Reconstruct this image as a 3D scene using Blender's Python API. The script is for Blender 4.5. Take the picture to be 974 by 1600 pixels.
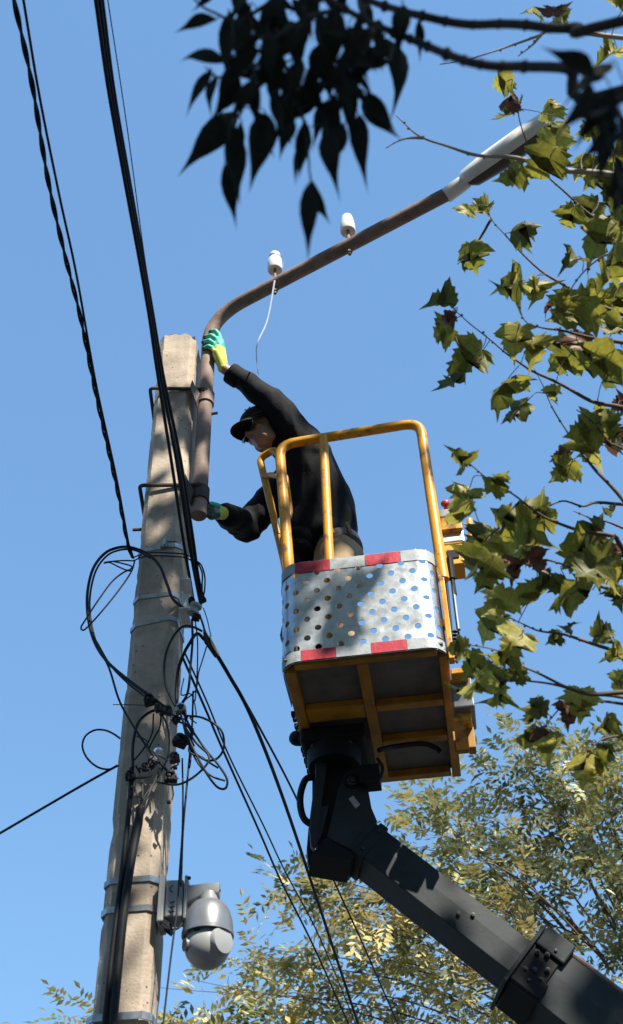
import bpy, bmesh, math, random
from mathutils import Vector, Matrix, noise
V = Vector
sc = bpy.context.scene
for o in list(bpy.data.objects): bpy.data.objects.remove(o)
COL = sc.collection
rnd = random.Random(7)
R_ = math.radians

# ------------------------------------------------------------------ camera
CAM = V((0, 0, 1.6)); FPX = 1900.0; PITCH = 44.0; ROLL = -1.8
cd = bpy.data.cameras.new('camera'); cam = bpy.data.objects.new('camera', cd); COL.objects.link(cam)
cam.location = CAM
ROT = Matrix.Rotation(R_(90 + PITCH), 3, 'X') @ Matrix.Rotation(R_(ROLL), 3, 'Z')
cam.rotation_euler = ROT.to_euler()
cd.sensor_fit = 'VERTICAL'; cd.sensor_height = 36.0; cd.sensor_width = 36.0
cd.lens = FPX / 1600.0 * 36.0
cd.clip_start = 0.05; cd.clip_end = 6000
cd.dof.use_dof = True; cd.dof.focus_distance = 5.2; cd.dof.aperture_fstop = 4.3
sc.camera = cam
# ------------------------------------------------------------------ sky, sun, exposure
SUN_AZ = 150.0; SUN_EL = 48.0           # azimuth clockwise from +Y
w = bpy.data.worlds.new('World'); sc.world = w; w.use_nodes = True
nt = w.node_tree; nt.nodes.clear()
sky = nt.nodes.new('ShaderNodeTexSky'); sky.sky_type = 'NISHITA'; sky.sun_disc = False
sky.sun_elevation = R_(SUN_EL); sky.sun_rotation = R_(SUN_AZ)
sky.altitude = 0; sky.air_density = 1.6; sky.dust_density = 0.3; sky.ozone_density = 4.0
bg = nt.nodes.new('ShaderNodeBackground'); bg.inputs['Strength'].default_value = 0.15
wo = nt.nodes.new('ShaderNodeOutputWorld')
# gentle overall grade of the sky, as the phone's tone curve gives it: even from horizon to zenith
s1 = nt.nodes.new('ShaderNodeVectorMath'); s1.operation = 'SCALE'; s1.inputs['Scale'].default_value = .2535
gm = nt.nodes.new('ShaderNodeGamma'); gm.inputs['Gamma'].default_value = .5
s2 = nt.nodes.new('ShaderNodeVectorMath'); s2.operation = 'MULTIPLY'; s2.inputs[1].default_value = (1.30, 2.03, 2.86)
nt.links.new(sky.outputs[0], s1.inputs[0]); nt.links.new(s1.outputs[0], gm.inputs[0]); nt.links.new(gm.outputs[0], s2.inputs[0])
nt.links.new(s2.outputs[0], bg.inputs[0]); nt.links.new(bg.outputs[0], wo.inputs[0])
SUNV = V((math.sin(R_(SUN_AZ)) * math.cos(R_(SUN_EL)), math.cos(R_(SUN_AZ)) * math.cos(R_(SUN_EL)), math.sin(R_(SUN_EL))))
sl = bpy.data.lights.new('sun', 'SUN'); sl.energy = 5.0; sl.angle = R_(0.53); sl.color = (1.0, 0.93, 0.82)
so = bpy.data.objects.new('sun', sl); COL.objects.link(so)
so.rotation_euler = SUNV.to_track_quat('Z', 'Y').to_euler()
sc.view_settings.view_transform = 'Standard'; sc.view_settings.look = 'None'
sc.view_settings.gamma = 1.0; sc.view_settings.use_curve_mapping = False
sc.view_settings.exposure = 1.0

# ------------------------------------------------------------------ helpers
def ray(x, y): return ROT @ V(((x - 487) / FPX, -(y - 800) / FPX, -1.0))
def PY(x, y, Y): d = ray(x, y); return CAM + d * (Y / d.y)
def PZ(x, y, Z): d = ray(x, y); return CAM + d * ((Z - CAM.z) / d.z)
def PD(x, y, D): return CAM + ray(x, y) * D
def depth_of(p): return -((ROT.transposed() @ (V(p) - CAM)).z)
def proj(p):
    q = ROT.transposed() @ (V(p) - CAM)
    return (487 + FPX * q.x / -q.z, 800 - FPX * q.y / -q.z, -q.z)

def link_mesh(name, me, mat=None, parent=None, smooth=False, label=None, cat=None, group=None, kind=None):
    o = bpy.data.objects.new(name, me); COL.objects.link(o)
    if mat:
        for m in (mat if isinstance(mat, (list, tuple)) else [mat]):
            me.materials.append(m)
    if smooth:
        me.polygons.foreach_set('use_smooth', [True] * len(me.polygons)); me.update()
    if parent:
        o.parent = parent
        root = parent
        o.matrix_parent_inverse = world_of(parent).inverted()
    tag(o, label, cat, group, kind)
    return o
def world_of(o):
    m = Matrix.LocRotScale(o.location, o.rotation_euler, o.scale)
    if o.parent: m = world_of(o.parent) @ o.matrix_parent_inverse @ m
    return m
def tag(o, label=None, cat=None, group=None, kind=None):
    if label: o['label'] = label
    if cat: o['category'] = cat
    if group: o['group'] = group
    if kind: o['kind'] = kind
    return o
def thing(name, loc, label, cat, group=None):
    o = bpy.data.objects.new(name, None); COL.objects.link(o); o.location = loc
    o.empty_display_size = 0.1
    return tag(o, label, cat, group)

class MB:
    """collects shapes of ONE part"""
    def __init__(s): s.bm = bmesh.new()
    def obj(s, name, mat, parent=None, smooth=False, bevel=0, auto=None, **k):
        bmesh.ops.recalc_face_normals(s.bm, faces=s.bm.faces)
        me = bpy.data.meshes.new(name); s.bm.to_mesh(me); s.bm.free()
        if auto is not None:
            me.polygons.foreach_set('use_smooth', [True] * len(me.polygons))
            me.set_sharp_from_angle(angle=R_(auto))
        o = link_mesh(name, me, mat, parent, smooth, **k)
        if bevel:
            m = o.modifiers.new('bevel', 'BEVEL'); m.width = bevel; m.segments = 2; m.limit_method = 'ANGLE'
        return o
    def box(s, o, ax, ay, az):
        """box from corner o spanned by three vectors"""
        o = V(o); ax = V(ax); ay = V(ay); az = V(az)
        v = [s.bm.verts.new(o + ax * i + ay * j + az * k) for k in (0, 1) for j in (0, 1) for i in (0, 1)]
        for f in ((0, 1, 3, 2), (4, 6, 7, 5), (0, 4, 5, 1), (2, 3, 7, 6), (0, 2, 6, 4), (1, 5, 7, 3)):
            s.bm.faces.new([v[i] for i in f])
        return s
    def cbox(s, c, hx, hy, hz):
        c = V(c); hx = V(hx); hy = V(hy); hz = V(hz)
        return s.box(c - hx - hy - hz, hx * 2, hy * 2, hz * 2)
    def prism(s, poly, d):
        """closed polygon of 3D points extruded by vector d"""
        d = V(d); a = [s.bm.verts.new(V(p)) for p in poly]; b = [s.bm.verts.new(V(p) + d) for p in poly]
        n = len(a); s.bm.faces.new(a[::-1]); s.bm.faces.new(b)
        for i in range(n): s.bm.faces.new((a[i], a[(i + 1) % n], b[(i + 1) % n], b[i]))
        return s
    def tube(s, pts, r, n=8, cap=True, closed=False, rfun=None, up=None):
        pts = [V(p) for p in pts]; m = len(pts)
        rings = []; nrm = None
        for i in range(m):
            if closed: t = (pts[(i + 1) % m] - pts[i - 1])
            else: t = pts[min(i + 1, m - 1)] - pts[max(i - 1, 0)]
            if t.length < 1e-9: t = V((0, 0, 1))
            t.normalize()
            if nrm is None:
                a = V(up) if up else (V((0, 0, 1)) if abs(t.z) < .9 else V((1, 0, 0)))
                nrm = (a - t * a.dot(t)).normalized()
            else:
                nrm = nrm - t * nrm.dot(t)
                nrm = nrm.normalized() if nrm.length > 1e-6 else t.orthogonal().normalized()
            b = t.cross(nrm)
            rr = rfun(i / (m - 1)) if rfun else (r[i] if isinstance(r, (list, tuple)) else r)
            rings.append([s.bm.verts.new(pts[i] + (nrm * math.cos(2 * math.pi * k / n) + b * math.sin(2 * math.pi * k / n)) * rr) for k in range(n)])
        for i in range(m - 1 + (1 if closed else 0)):
            a = rings[i]; b = rings[(i + 1) % m]
            for k in range(n): s.bm.faces.new((a[k], a[(k + 1) % n], b[(k + 1) % n], b[k]))
        if cap and not closed:
            s.bm.faces.new(rings[0][::-1]); s.bm.faces.new(rings[-1])
        return s
    def lathe(s, prof, o, ax, n=24, ref=None, sx=1.0, sy=1.0):
        """prof = [(radius, height)] about axis ax from o"""
        o = V(o); ax = V(ax).normalized()
        a = V(ref) if ref else (V((1, 0, 0)) if abs(ax.x) < .9 else V((0, 1, 0)))
        a = (a - ax * a.dot(ax)).normalized(); b = ax.cross(a)
        rings = []
        for r, h in prof:
            if r < 1e-6: rings.append([s.bm.verts.new(o + ax * h)])
            else: rings.append([s.bm.verts.new(o + ax * h + a * (r * sx * math.cos(2 * math.pi * k / n)) + b * (r * sy * math.sin(2 * math.pi * k / n))) for k in range(n)])
        for i in range(len(rings) - 1):
            p, q = rings[i], rings[i + 1]
            for k in range(n):
                k2 = (k + 1) % n
                if len(p) == 1 and len(q) == 1: continue
                if len(p) == 1: s.bm.faces.new((p[0], q[k2], q[k]))
                elif len(q) == 1: s.bm.faces.new((p[k], p[k2], q[0]))
                else: s.bm.faces.new((p[k], p[k2], q[k2], q[k]))
        if len(rings[0]) > 1: s.bm.faces.new(rings[0][::-1])
        if len(rings[-1]) > 1: s.bm.faces.new(rings[-1])
        return s
    def ball(s, c, r, M=None, sub=2):
        """sphere, optionally with a 3x3 shape matrix"""
        mat = Matrix.Translation(V(c)) @ ((M.to_4x4()) if M else Matrix.Identity(4)) @ Matrix.Scale(r, 4)
        bmesh.ops.create_icosphere(s.bm, subdivisions=sub, radius=1.0, matrix=mat)
        return s
    def cone(s, a, b, ra, rb, step=.35):
        a = V(a); b = V(b); L = (b - a).length
        k = max(2, int(L / (step * min(ra, rb))) + 1)
        for i in range(k):
            t = i / (k - 1); s.ball(a.lerp(b, t), ra + (rb - ra) * t)
        return s

def spline(pts, sub=8):
    pts = [V(p) for p in pts]
    if len(pts) < 3: return [pts[0].lerp(pts[-1], i / sub) for i in range(sub + 1)]
    out = []
    for i in range(len(pts) - 1):
        p1, p2 = pts[i], pts[i + 1]
        p0 = pts[i - 1] if i else p1 * 2 - p2
        p3 = pts[i + 2] if i + 2 < len(pts) else p2 * 2 - p1
        for k in range(sub):
            t = k / sub
            out.append(0.5 * ((2 * p1) + (p2 - p0) * t + (2 * p0 - 5 * p1 + 4 * p2 - p3) * t * t + (3 * p1 - p0 - 3 * p2 + p3) * t ** 3))
    out.append(pts[-1]); return out
def fillet(pts, r, n=6):
    """polyline with rounded corners"""
    pts = [V(p) for p in pts]; out = [pts[0]]
    for i in range(1, len(pts) - 1):
        p = pts[i]; a = (pts[i - 1] - p); b = (pts[i + 1] - p)
        rr = min(r, a.length * .49, b.length * .49)
        A = p + a.normalized() * rr; B = p + b.normalized() * rr
        for k in range(n + 1):
            t = k / n; out.append(A * (1 - t) ** 2 + p * 2 * t * (1 - t) + B * t * t)
    out.append(pts[-1]); return out
def fused(mb, voxel, iters=6, fac=.5, wr=None, fold=None):
    """fuse the collected shapes into one continuous surface; wr = (amplitude, scale) gives cloth folds"""
    me = bpy.data.meshes.new('tmp'); mb.bm.to_mesh(me); mb.bm.free()
    o = bpy.data.objects.new('tmp', me); COL.objects.link(o)
    m = o.modifiers.new('r', 'REMESH'); m.mode = 'VOXEL'; m.voxel_size = voxel
    m2 = o.modifiers.new('s', 'SMOOTH'); m2.iterations = iters; m2.factor = fac
    dg = bpy.context.evaluated_depsgraph_get()
    res = bpy.data.meshes.new_from_object(o.evaluated_get(dg))
    bpy.data.objects.remove(o); bpy.data.meshes.remove(me)
    if wr:
        amp, scl, st = wr
        nr = [v.normal.copy() for v in res.vertices]
        for v, n_ in zip(res.vertices, nr):
            q = V((v.co.x * scl, v.co.y * scl, v.co.z * scl * st))
            a = noise.noise(q) ; b = noise.noise(q * 2.3 + V((5, 1, 2)))
            f = (1 - abs(a) * 2.2) * .6 + b * .5
            if fold:
                D, A_ = fold; al = v.co.dot(D); q2 = (v.co - D * al) * 15 + D * al * 3.2
                f += (1 - abs(noise.noise(q2)) * 3.0) * A_
            v.co += n_ * amp * f
    return res

# ------------------------------------------------------------------ materials
def mat(name, base, rough=.6, metal=0.0, var=.0, vscale=8.0, bump=0.0, bscale=60.0, base2=None, spec=.5, stretch=None, trans=0.0, vlo=.35, vhi=.7, coat=0.0, detail=6, rvar=0.0):
    m = bpy.data.materials.new(name); m.use_nodes = True
    n = m.node_tree.nodes; L = m.node_tree.links; b = n['Principled BSDF']
    b.inputs['Base Color'].default_value = (*base, 1); b.inputs['Roughness'].default_value = rough
    b.inputs['Metallic'].default_value = metal; b.inputs['Specular IOR Level'].default_value = spec
    b.inputs['Coat Weight'].default_value = coat
    tc = n.new('ShaderNodeTexCoord'); mp = n.new('ShaderNodeMapping'); L.new(tc.outputs['Object'], mp.inputs['Vector'])
    if stretch: mp.inputs['Scale'].default_value = stretch
    if var or base2:
        nz = n.new('ShaderNodeTexNoise'); nz.inputs['Scale'].default_value = vscale; nz.inputs['Detail'].default_value = detail; nz.inputs['Roughness'].default_value = .62
        L.new(mp.outputs[0], nz.inputs['Vector'])
        cr = n.new('ShaderNodeValToRGB'); cr.color_ramp.elements[0].position = vlo; cr.color_ramp.elements[1].position = vhi
        c2 = base2 if base2 else tuple(c * (1 - var) for c in base)
        cr.color_ramp.elements[0].color = (*c2, 1); cr.color_ramp.elements[1].color = (*base, 1)
        L.new(nz.outputs['Fac'], cr.inputs[0]); L.new(cr.outputs[0], b.inputs['Base Color'])
        if rvar:
            mr = n.new('ShaderNodeMapRange'); mr.inputs['To Min'].default_value = rough - rvar; mr.inputs['To Max'].default_value = rough + rvar
            L.new(nz.outputs['Fac'], mr.inputs[0]); L.new(mr.outputs[0], b.inputs['Roughness'])
    if bump:
        bz = n.new('ShaderNodeTexNoise'); bz.inputs['Scale'].default_value = bscale; bz.inputs['Detail'].default_value = 5
        L.new(mp.outputs[0], bz.inputs['Vector'])
        bp = n.new('ShaderNodeBump'); bp.inputs['Strength'].default_value = bump; bp.inputs['Distance'].default_value = .01
        L.new(bz.outputs['Fac'], bp.inputs['Height']); L.new(bp.outputs[0], b.inputs['Normal'])
    if trans:
        tr = n.new('ShaderNodeBsdfTranslucent'); mx = n.new('ShaderNodeMixShader'); mx.inputs[0].default_value = trans
        out = n['Material Output']
        src = b.inputs['Base Color'].links[0].from_socket if b.inputs['Base Color'].links else None
        if src: L.new(src, tr.inputs[0])
        else: tr.inputs[0].default_value = (*base, 1)
        L.new(b.outputs[0], mx.inputs[1]); L.new(tr.outputs[0], mx.inputs[2]); L.new(mx.outputs[0], out.inputs['Surface'])
    return m

def concrete_mat():
    m = mat('concrete', (.50, .415, .325), .9, base2=(.25, .21, .168), vscale=6, bump=.25, bscale=90, vlo=.3, vhi=.62)
    n = m.node_tree.nodes; L = m.node_tree.links; b = n['Principled BSDF']
    src = b.inputs['Base Color'].links[0].from_socket
    tc = n.new('ShaderNodeTexCoord')
    # small pits
    vo = n.new('ShaderNodeTexVoronoi'); vo.inputs['Scale'].default_value = 26; L.new(tc.outputs['Object'], vo.inputs['Vector'])
    cr = n.new('ShaderNodeValToRGB'); cr.color_ramp.elements[0].position = .07; cr.color_ramp.elements[1].position = .12
    cr.color_ramp.elements[0].color = (.25, .25, .25, 1); cr.color_ramp.elements[1].color = (1, 1, 1, 1); L.new(vo.outputs['Distance'], cr.inputs[0])
    # rain streaks
    mp = n.new('ShaderNodeMapping'); mp.inputs['Scale'].default_value = (30, 30, 1.6); L.new(tc.outputs['Object'], mp.inputs[0])
    nz = n.new('ShaderNodeTexNoise'); nz.inputs['Scale'].default_value = 1.0; nz.inputs['Detail'].default_value = 4; L.new(mp.outputs[0], nz.inputs['Vector'])
    c2 = n.new('ShaderNodeValToRGB'); c2.color_ramp.elements[0].position = .38; c2.color_ramp.elements[1].position = .6
    c2.color_ramp.elements[0].color = (.92, .91, .90, 1); c2.color_ramp.elements[1].color = (1, 1, 1, 1); L.new(nz.outputs['Fac'], c2.inputs[0])
    x = src
    for c in (cr, c2):
        mx = n.new('ShaderNodeMix'); mx.data_type = 'RGBA'; mx.blend_type = 'MULTIPLY'; mx.inputs['Factor'].default_value = 1
        L.new(x, mx.inputs['A']); L.new(c.outputs[0], mx.inputs['B']); x = mx.outputs['Result']
    L.new(x, b.inputs['Base Color'])
    return m
M = {}
M['concrete'] = concrete_mat()
M['rust'] = mat('rusty steel', (.29, .205, .17), .72, base2=(.17, .115, .092), vscale=14, bump=.15, bscale=80)
M['darkrust'] = mat('dark rusty steel', (.075, .052, .044), .75, var=.5, vscale=20, bump=.2)
M['band'] = mat('galvanised strap', (.52, .54, .55), .4, metal=.9, var=.5, vscale=24)
M['brightzinc'] = mat('bright zinc', (.78, .80, .82), .35, metal=.6, var=.15, vscale=30)
M['galv'] = mat('galvanised sheet', (.62, .66, .69), .36, metal=1.0, base2=(.44, .48, .52), vscale=22, bump=.10, bscale=14, vlo=.3, vhi=.7, rvar=.10)
M['black'] = mat('black rubber', (.010, .011, .014), .6, spec=.3, var=.3, vscale=30)
M['cable'] = mat('black cable', (.010, .012, .018), .6, spec=.3)
M['greycable'] = mat('weathered grey cable', (.075, .070, .066), .6, var=.5, vscale=20)
M['yellow'] = mat('yellow paint', (.68, .30, .006), .45, base2=(.22, .09, .025), vscale=16, bump=.10, bscale=50, vlo=.34, vhi=.46, detail=9, rvar=.1)
M['yellow_dark'] = mat('dark yellow paint', (.50, .225, .012), .55, base2=(.20, .09, .015), vscale=8, vlo=.25, vhi=.6)  # deeper, blotchy yellow for floor beams, kick plate and skids
M['plate'] = mat('floor plate', (.20, .185, .16), .65, metal=.3, var=.35, vscale=9)
M['redtape'] = mat('red reflective tape', (.40, .012, .03), .5, base2=(.20, .05, .06), vscale=34, bump=.15, vlo=.32, vhi=.44, detail=9)
M['greytape'] = mat('silver reflective tape', (.34, .37, .38), .55, base2=(.20, .22, .22), vscale=26, bump=.15, vlo=.3, vhi=.5, detail=9)
M['boom'] = mat('dark boom paint', (.036, .044, .047), .60, base2=(.015, .021, .023), vscale=7, vlo=.40, vhi=.8, detail=10, bump=.06, bscale=60, rvar=.10, spec=.26)
M['boomblack'] = mat('black boom steel', (.008, .009, .010), .65, var=.4, spec=.25)
M['bolt'] = mat('bolt steel', (.07, .07, .07), .55, metal=.4, var=.4, vscale=60)
M['chrome'] = mat('chrome rod', (.7, .72, .75), .2, metal=1)
M['porcelain'] = mat('white porcelain', (.78, .77, .72), .25, var=.08, vscale=20, coat=.4)
M['lampwhite'] = mat('white enamel', (.80, .77, .72), .45, var=.1, vscale=9)
M['lampglass'] = mat('dirty lamp bowl', (.10, .085, .06), .35, var=.4, vscale=8)
M['camgrey'] = mat('camera grey paint', (.31, .32, .32), .42, var=.08, vscale=12)
M['camgrey2'] = mat('camera silver paint', (.25, .26, .27), .32, metal=.5, var=.08, vscale=12)
M['camlens'] = mat('dark glass', (.01, .01, .012), .08)
M['jacket'] = mat('black jacket cloth', (.0075, .0085, .0115), .8, var=.4, vscale=9, bump=.15, bscale=140, spec=.22)
M['khaki'] = mat('khaki cloth', (.34, .235, .135), .85, var=.25, vscale=14, bump=.2, bscale=160)
M['belt'] = mat('brown leather', (.075, .045, .03), .45, var=.4, vscale=18)
M['skin'] = mat('skin', (.34, .19, .13), .5, var=.15, vscale=30)
M['lip'] = mat('lips', (.30, .12, .10), .45)
M['hair'] = mat('black hair', (.012, .010, .009), .6)
M['cap'] = mat('black cap cloth', (.013, .014, .016), .8, bump=.1, bscale=200)
M['shades'] = mat('sunglass lens', (.004, .004, .005), .12, spec=.6)
M['glove_y'] = mat('lime knit', (.62, .68, .13), .85, bump=.2, bscale=260)
M['glove_t'] = mat('teal latex', (.05, .50, .36), .55, bump=.2, bscale=160, var=.25, vscale=40)
M['glove_d'] = mat('worn dark glove palm', (.06, .10, .095), .7, var=.6, vscale=60)
M['red'] = mat('red button', (.55, .03, .03), .4)
M['string'] = mat('pale plastic string', (.75, .78, .85), .4, trans=.5)
M['bark'] = mat('plane bark', (.24, .19, .145), .85, base2=(.12, .09, .065), vscale=20, bump=.3, bscale=70)
M['twig'] = mat('brown twig', (.13, .085, .06), .8, var=.4, vscale=30)
M['ashbark'] = mat('dark grey bark', (.045, .042, .043), .85, var=.4, vscale=30, bump=.3)
M['paletwig'] = mat('pale twig', (.40, .36, .30), .8, var=.3)
M['asphalt'] = mat('asphalt', (.045, .045, .045), .9, var=.3, vscale=3, bump=.3, bscale=40)
def leafmat(name, c, c2, tr, rough=.5, vs=9):
    return mat(name, c, rough, base2=c2, vscale=vs, trans=tr, vlo=.3, vhi=.65, spec=.35)
def veins(m, k=1.9):
    n = m.node_tree.nodes; L = m.node_tree.links; b = n['Principled BSDF']; src = b.inputs['Base Color'].links[0].from_socket
    tc = n.new('ShaderNodeTexCoord'); sp = n.new('ShaderNodeSeparateXYZ'); L.new(tc.outputs['Object'], sp.inputs[0])
    def op(o, a, c=None):
        q = n.new('ShaderNodeMath'); q.operation = o
        for i, v in enumerate((a, c)):
            if v is None: continue
            if isinstance(v, (int, float)): q.inputs[i].default_value = v
            else: L.new(v, q.inputs[i])
        return q.outputs[0]
    ax = op('ABSOLUTE', sp.outputs[0]); y = sp.outputs[1]
    v1 = op('LESS_THAN', ax, .014)
    v2 = op('LESS_THAN', op('ABSOLUTE', op('SUBTRACT', op('MULTIPLY', ax, .50), op('SUBTRACT', y, .05))), .011)
    v3 = op('LESS_THAN', op('ABSOLUTE', op('ADD', op('MULTIPLY', ax, .15), op('SUBTRACT', y, .03))), .009)
    v4 = op('LESS_THAN', op('ABSOLUTE', op('SUBTRACT', op('MULTIPLY', ax, .62), op('SUBTRACT', y, .40))), .007)
    mk = op('MAXIMUM', op('MAXIMUM', v1, v2), op('MAXIMUM', v3, v4))
    sc_ = n.new('ShaderNodeVectorMath'); sc_.operation = 'SCALE'; sc_.inputs['Scale'].default_value = k; L.new(src, sc_.inputs[0])
    mx = n.new('ShaderNodeMix'); mx.data_type = 'RGBA'; L.new(mk, mx.inputs['Factor']); L.new(src, mx.inputs['A']); L.new(sc_.outputs[0], mx.inputs['B'])
    L.new(mx.outputs['Result'], b.inputs['Base Color'])
    return m
M['leaf_g'] = leafmat('plane leaf olive', (.27, .25, .036), (.16, .155, .026), .55); veins(M['leaf_g'])
M['leaf_d'] = leafmat('plane leaf dark green', (.145, .148, .030), (.090, .098, .023), .48); veins(M['leaf_d'])
M['leaf_lit'] = leafmat('plane leaf sunlit yellow', (.47, .42, .080), (.27, .25, .042), .5); veins(M['leaf_lit'], 1.4)  # lighter, yellower copy: sunlight put into the leaf colour
M['leaf_b'] = leafmat('plane leaf withered', (.20, .085, .05), (.085, .04, .028), .3); veins(M['leaf_b'])
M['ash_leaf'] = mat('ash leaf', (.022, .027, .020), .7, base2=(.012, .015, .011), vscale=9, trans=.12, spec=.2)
M['far_leaf'] = leafmat('small leaf olive', (.46, .42, .17), (.27, .27, .10), .25, rough=.38)
M['far_leaf_lit'] = leafmat('small leaf sunlit yellow', (.60, .50, .21), (.42, .35, .12), .25, rough=.4)  # brightest copy, coloured as leaflets the sun strikes
M['far_leaf_shade'] = leafmat('small leaf shaded green', (.16, .19, .09), (.09, .11, .05), .25, rough=.4)  # darkest copy, coloured as leaflets lying in shade

# ------------------------------------------------------------------ ground
g = MB(); g.box((-400, -400, -.05), (800, 0, 0), (0, 800, 0), (0, 0, .05)); g.obj('ground', M['asphalt'], kind='structure')

# unseen block added behind the viewer to shut out the low sky
M['render'] = mat('grey render', (.50, .47, .43), .9, var=.3, vscale=1.5); M['pane'] = mat('window glass', (.02, .025, .03), .1)
ab = thing('added_building', (0, -18, 0), 'plain grey block added unseen behind the viewer to cut the low sky', 'building')
m = MB(); m.box((-34, -30, 0), (68, 0, 0), (0, 14, 0), (0, 0, 8.6)); m.obj('wall', M['render'], ab)
m = MB(); m.box((-34.4, -30.4, 8.6), (68.8, 0, 0), (0, 14.8, 0), (0, 0, .5)); m.obj('roof', M['asphalt'], ab)
wm = None
for k in range(3):
    for i in range(17):
        if wm is None:
            m = MB(); m.box((-.8, -.05, 0), (1.6, 0, 0), (0, .09, 0), (0, 0, 1.5)); wo_ = m.obj('window', M['pane'], ab); wm = wo_.data; wo_.location = (-32 + i * 4, -16, 1.2 + k * 2.8)
        else:
            o = bpy.data.objects.new('window', wm); COL.objects.link(o); o.location = (-32 + i * 4, -16, 1.2 + k * 2.8); o.parent = ab; o.matrix_parent_inverse = world_of(ab).inverted()

# ------------------------------------------------------------------ utility pole
PX, PYc = -0.608, 3.690
pole = thing('utility_pole', (PX, PYc, 0), 'tall square concrete utility pole with chipped top and metal straps', 'pole')
def pole_section(z, grow=0.0, chip=0.0):
    h = (.0855 + .0012 * (z - 3 if z else 2)) + grow; c = .025
    ang = R_(-6)
    base = [(-h + c, -h), (h - c, -h), (h, -h + c), (h, h - c), (h - c, h), (-h + c, h), (-h, h - c), (-h, -h + c)]
    # denser ring for roughened edges
    pts = []
    for i in range(8):
        a = V((*base[i], 0)); b = V((*base[(i + 1) % 8], 0))
        k = 5 if i % 2 == 0 else 2
        for j in range(k): pts.append(a.lerp(b, j / k))
    out = []
    for p in pts:
        q = V((p.x * math.cos(ang) - p.y * math.sin(ang), p.x * math.sin(ang) + p.y * math.cos(ang), 0))
        out.append(V((PX + q.x, PYc + q.y, z)))
    return out
def pole_shaft():
    bm = bmesh.new(); rings = []
    zs = [0.0] + [0.5 + i * .03 for i in range(int((6.30 - .5) / .03) + 1)]
    top = zs[-1]
    for z in zs:
        ring = []
        for i, p in enumerate(pole_section(z)):
            d = V((p.x - PX, p.y - PYc, 0)); corner = d.length > .098
            a = noise.noise(V((p.x * 9, p.y * 9, z * 5))) * .0005
            if corner:
                e = noise.noise(V((p.x * 40, p.y * 40, z * 27)))
                a -= max(0, e - .22) * .016
            dz = 0
            if z > top - .02:
                dz = noise.noise(V((p.x * 30, p.y * 30, 3.3))) * .02
                # broken right shoulder
                dz -= max(0, (p.x - PX) - .035) * .75
                dz -= max(0, (p.y - PYc)) * .1
            elif z > top - .1:
                dz = -max(0, (p.x - PX) - .035) * .75 * (1 - (top - z) / .1)
            dn = d.normalized()
            ring.append(bm.verts.new(p + dn * a + V((0, 0, dz))))
        rings.append(ring)
    n = len(rings[0])
    for i in range(len(rings) - 1):
        for k in range(n): bm.faces.new((rings[i][k], rings[i][(k + 1) % n], rings[i + 1][(k + 1) % n], rings[i + 1][k]))
    c = bm.verts.new(V((PX, PYc, top - .004)))
    for k in range(n): bm.faces.new((rings[-1][k], rings[-1][(k + 1) % n], c))
    bmesh.ops.recalc_face_normals(bm, faces=bm.faces)
    me = bpy.data.meshes.new('shaft'); bm.to_mesh(me); bm.free()
    me.polygons.foreach_set('use_smooth', [True] * len(me.polygons)); me.set_sharp_from_angle(angle=R_(28))
    return link_mesh('shaft', me, M['concrete'], pole)
pole_shaft()
for px, pz, tilt in ((-.655, 6.31, .2), (-.57, 6.30, -.3), (-.545, 6.29, .1)):
    m = MB(); m.tube([(px, PYc - .05, pz - .08), (px, PYc - .05, pz), (px + tilt * .03, PYc - .055, pz + .022)], .007, 6); m.obj('rebar_stub', M['darkrust'], pole)
for zz, sx in ((5.87, 1), (6.18, -1), (6.22, -1), (6.1, -1)):
    pass
def strap(zf, h, mt, tilt=0.0, grow=.003, buckle=None, roll=0.0):
    """strap round the pole, z at the front face, tilt = rise to the right"""
    bm = bmesh.new(); lo = []; hi = []
    for p in pole_section(0, grow):
        z = zf + (p.x - PX) * tilt + (p.y - PYc + .094) * roll
        lo.append(bm.verts.new(V((p.x, p.y, z)))); hi.append(bm.verts.new(V((p.x, p.y, z + h))))
    inl = []; inh = []
    for p in pole_section(0, grow - .004):
        z = zf + (p.x - PX) * tilt + (p.y - PYc + .094) * roll
        inl.append(bm.verts.new(V((p.x, p.y, z)))); inh.append(bm.verts.new(V((p.x, p.y, z + h))))
    n = len(lo)
    for k in range(n):
        k2 = (k + 1) % n
        bm.faces.new((lo[k], lo[k2], hi[k2], hi[k])); bm.faces.new((lo[k2], lo[k], inl[k], inl[k2])); bm.faces.new((hi[k], hi[k2], inh[k2], inh[k]))
    me = bpy.data.meshes.new('steel_strap'); bm.to_mesh(me); bm.free()
    o = link_mesh('steel_strap', me, mt, pole)
    if buckle is not None:
        m = MB(); x = PX + buckle; z = zf + buckle * tilt
        m.cbox((x, PYc - .094 - .010, z + h / 2), (.014, 0, 0), (0, .006, 0), (0, 0, h * .75))
        m.tube([(x + .014, PYc - .115, z + h * .9), (x + .055, PYc - .118, z + h * .6)], .006, 6)
        m.tube([(x + .004, PYc - .118, z - .005), (x + .004, PYc - .118, z + h + .012)], .005, 6)
        m.obj('buckle', mt, o, bevel=.001)
    return o
def zfront(px, py): return PY(px, py, PYc - .097).z
strap(zfront(255, 856), .022, M['band'], .10, buckle=.012)
strap(zfront(250, 931), .020, M['band'], .04, buckle=None)
strap(zfront(250, 971), .020, M['band'], .16, buckle=None)
strap(zfront(205, 1377), .020, M['band'], .0)
strap(zfront(195, 1423), .020, M['band'], .0)
strap(zfront(190, 1594), .022, M['band'], .0, grow=.012)
# bolts stuck into the pole
for a, b in (((PX - .135, 3.66, zfront(215, 810) + .0), (PX - .08, 3.66, zfront(215, 810)+.0)),):
    m = MB(); m.tube([a, b], .007, 8); m.obj('bolt', M['darkrust'], pole)

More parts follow.
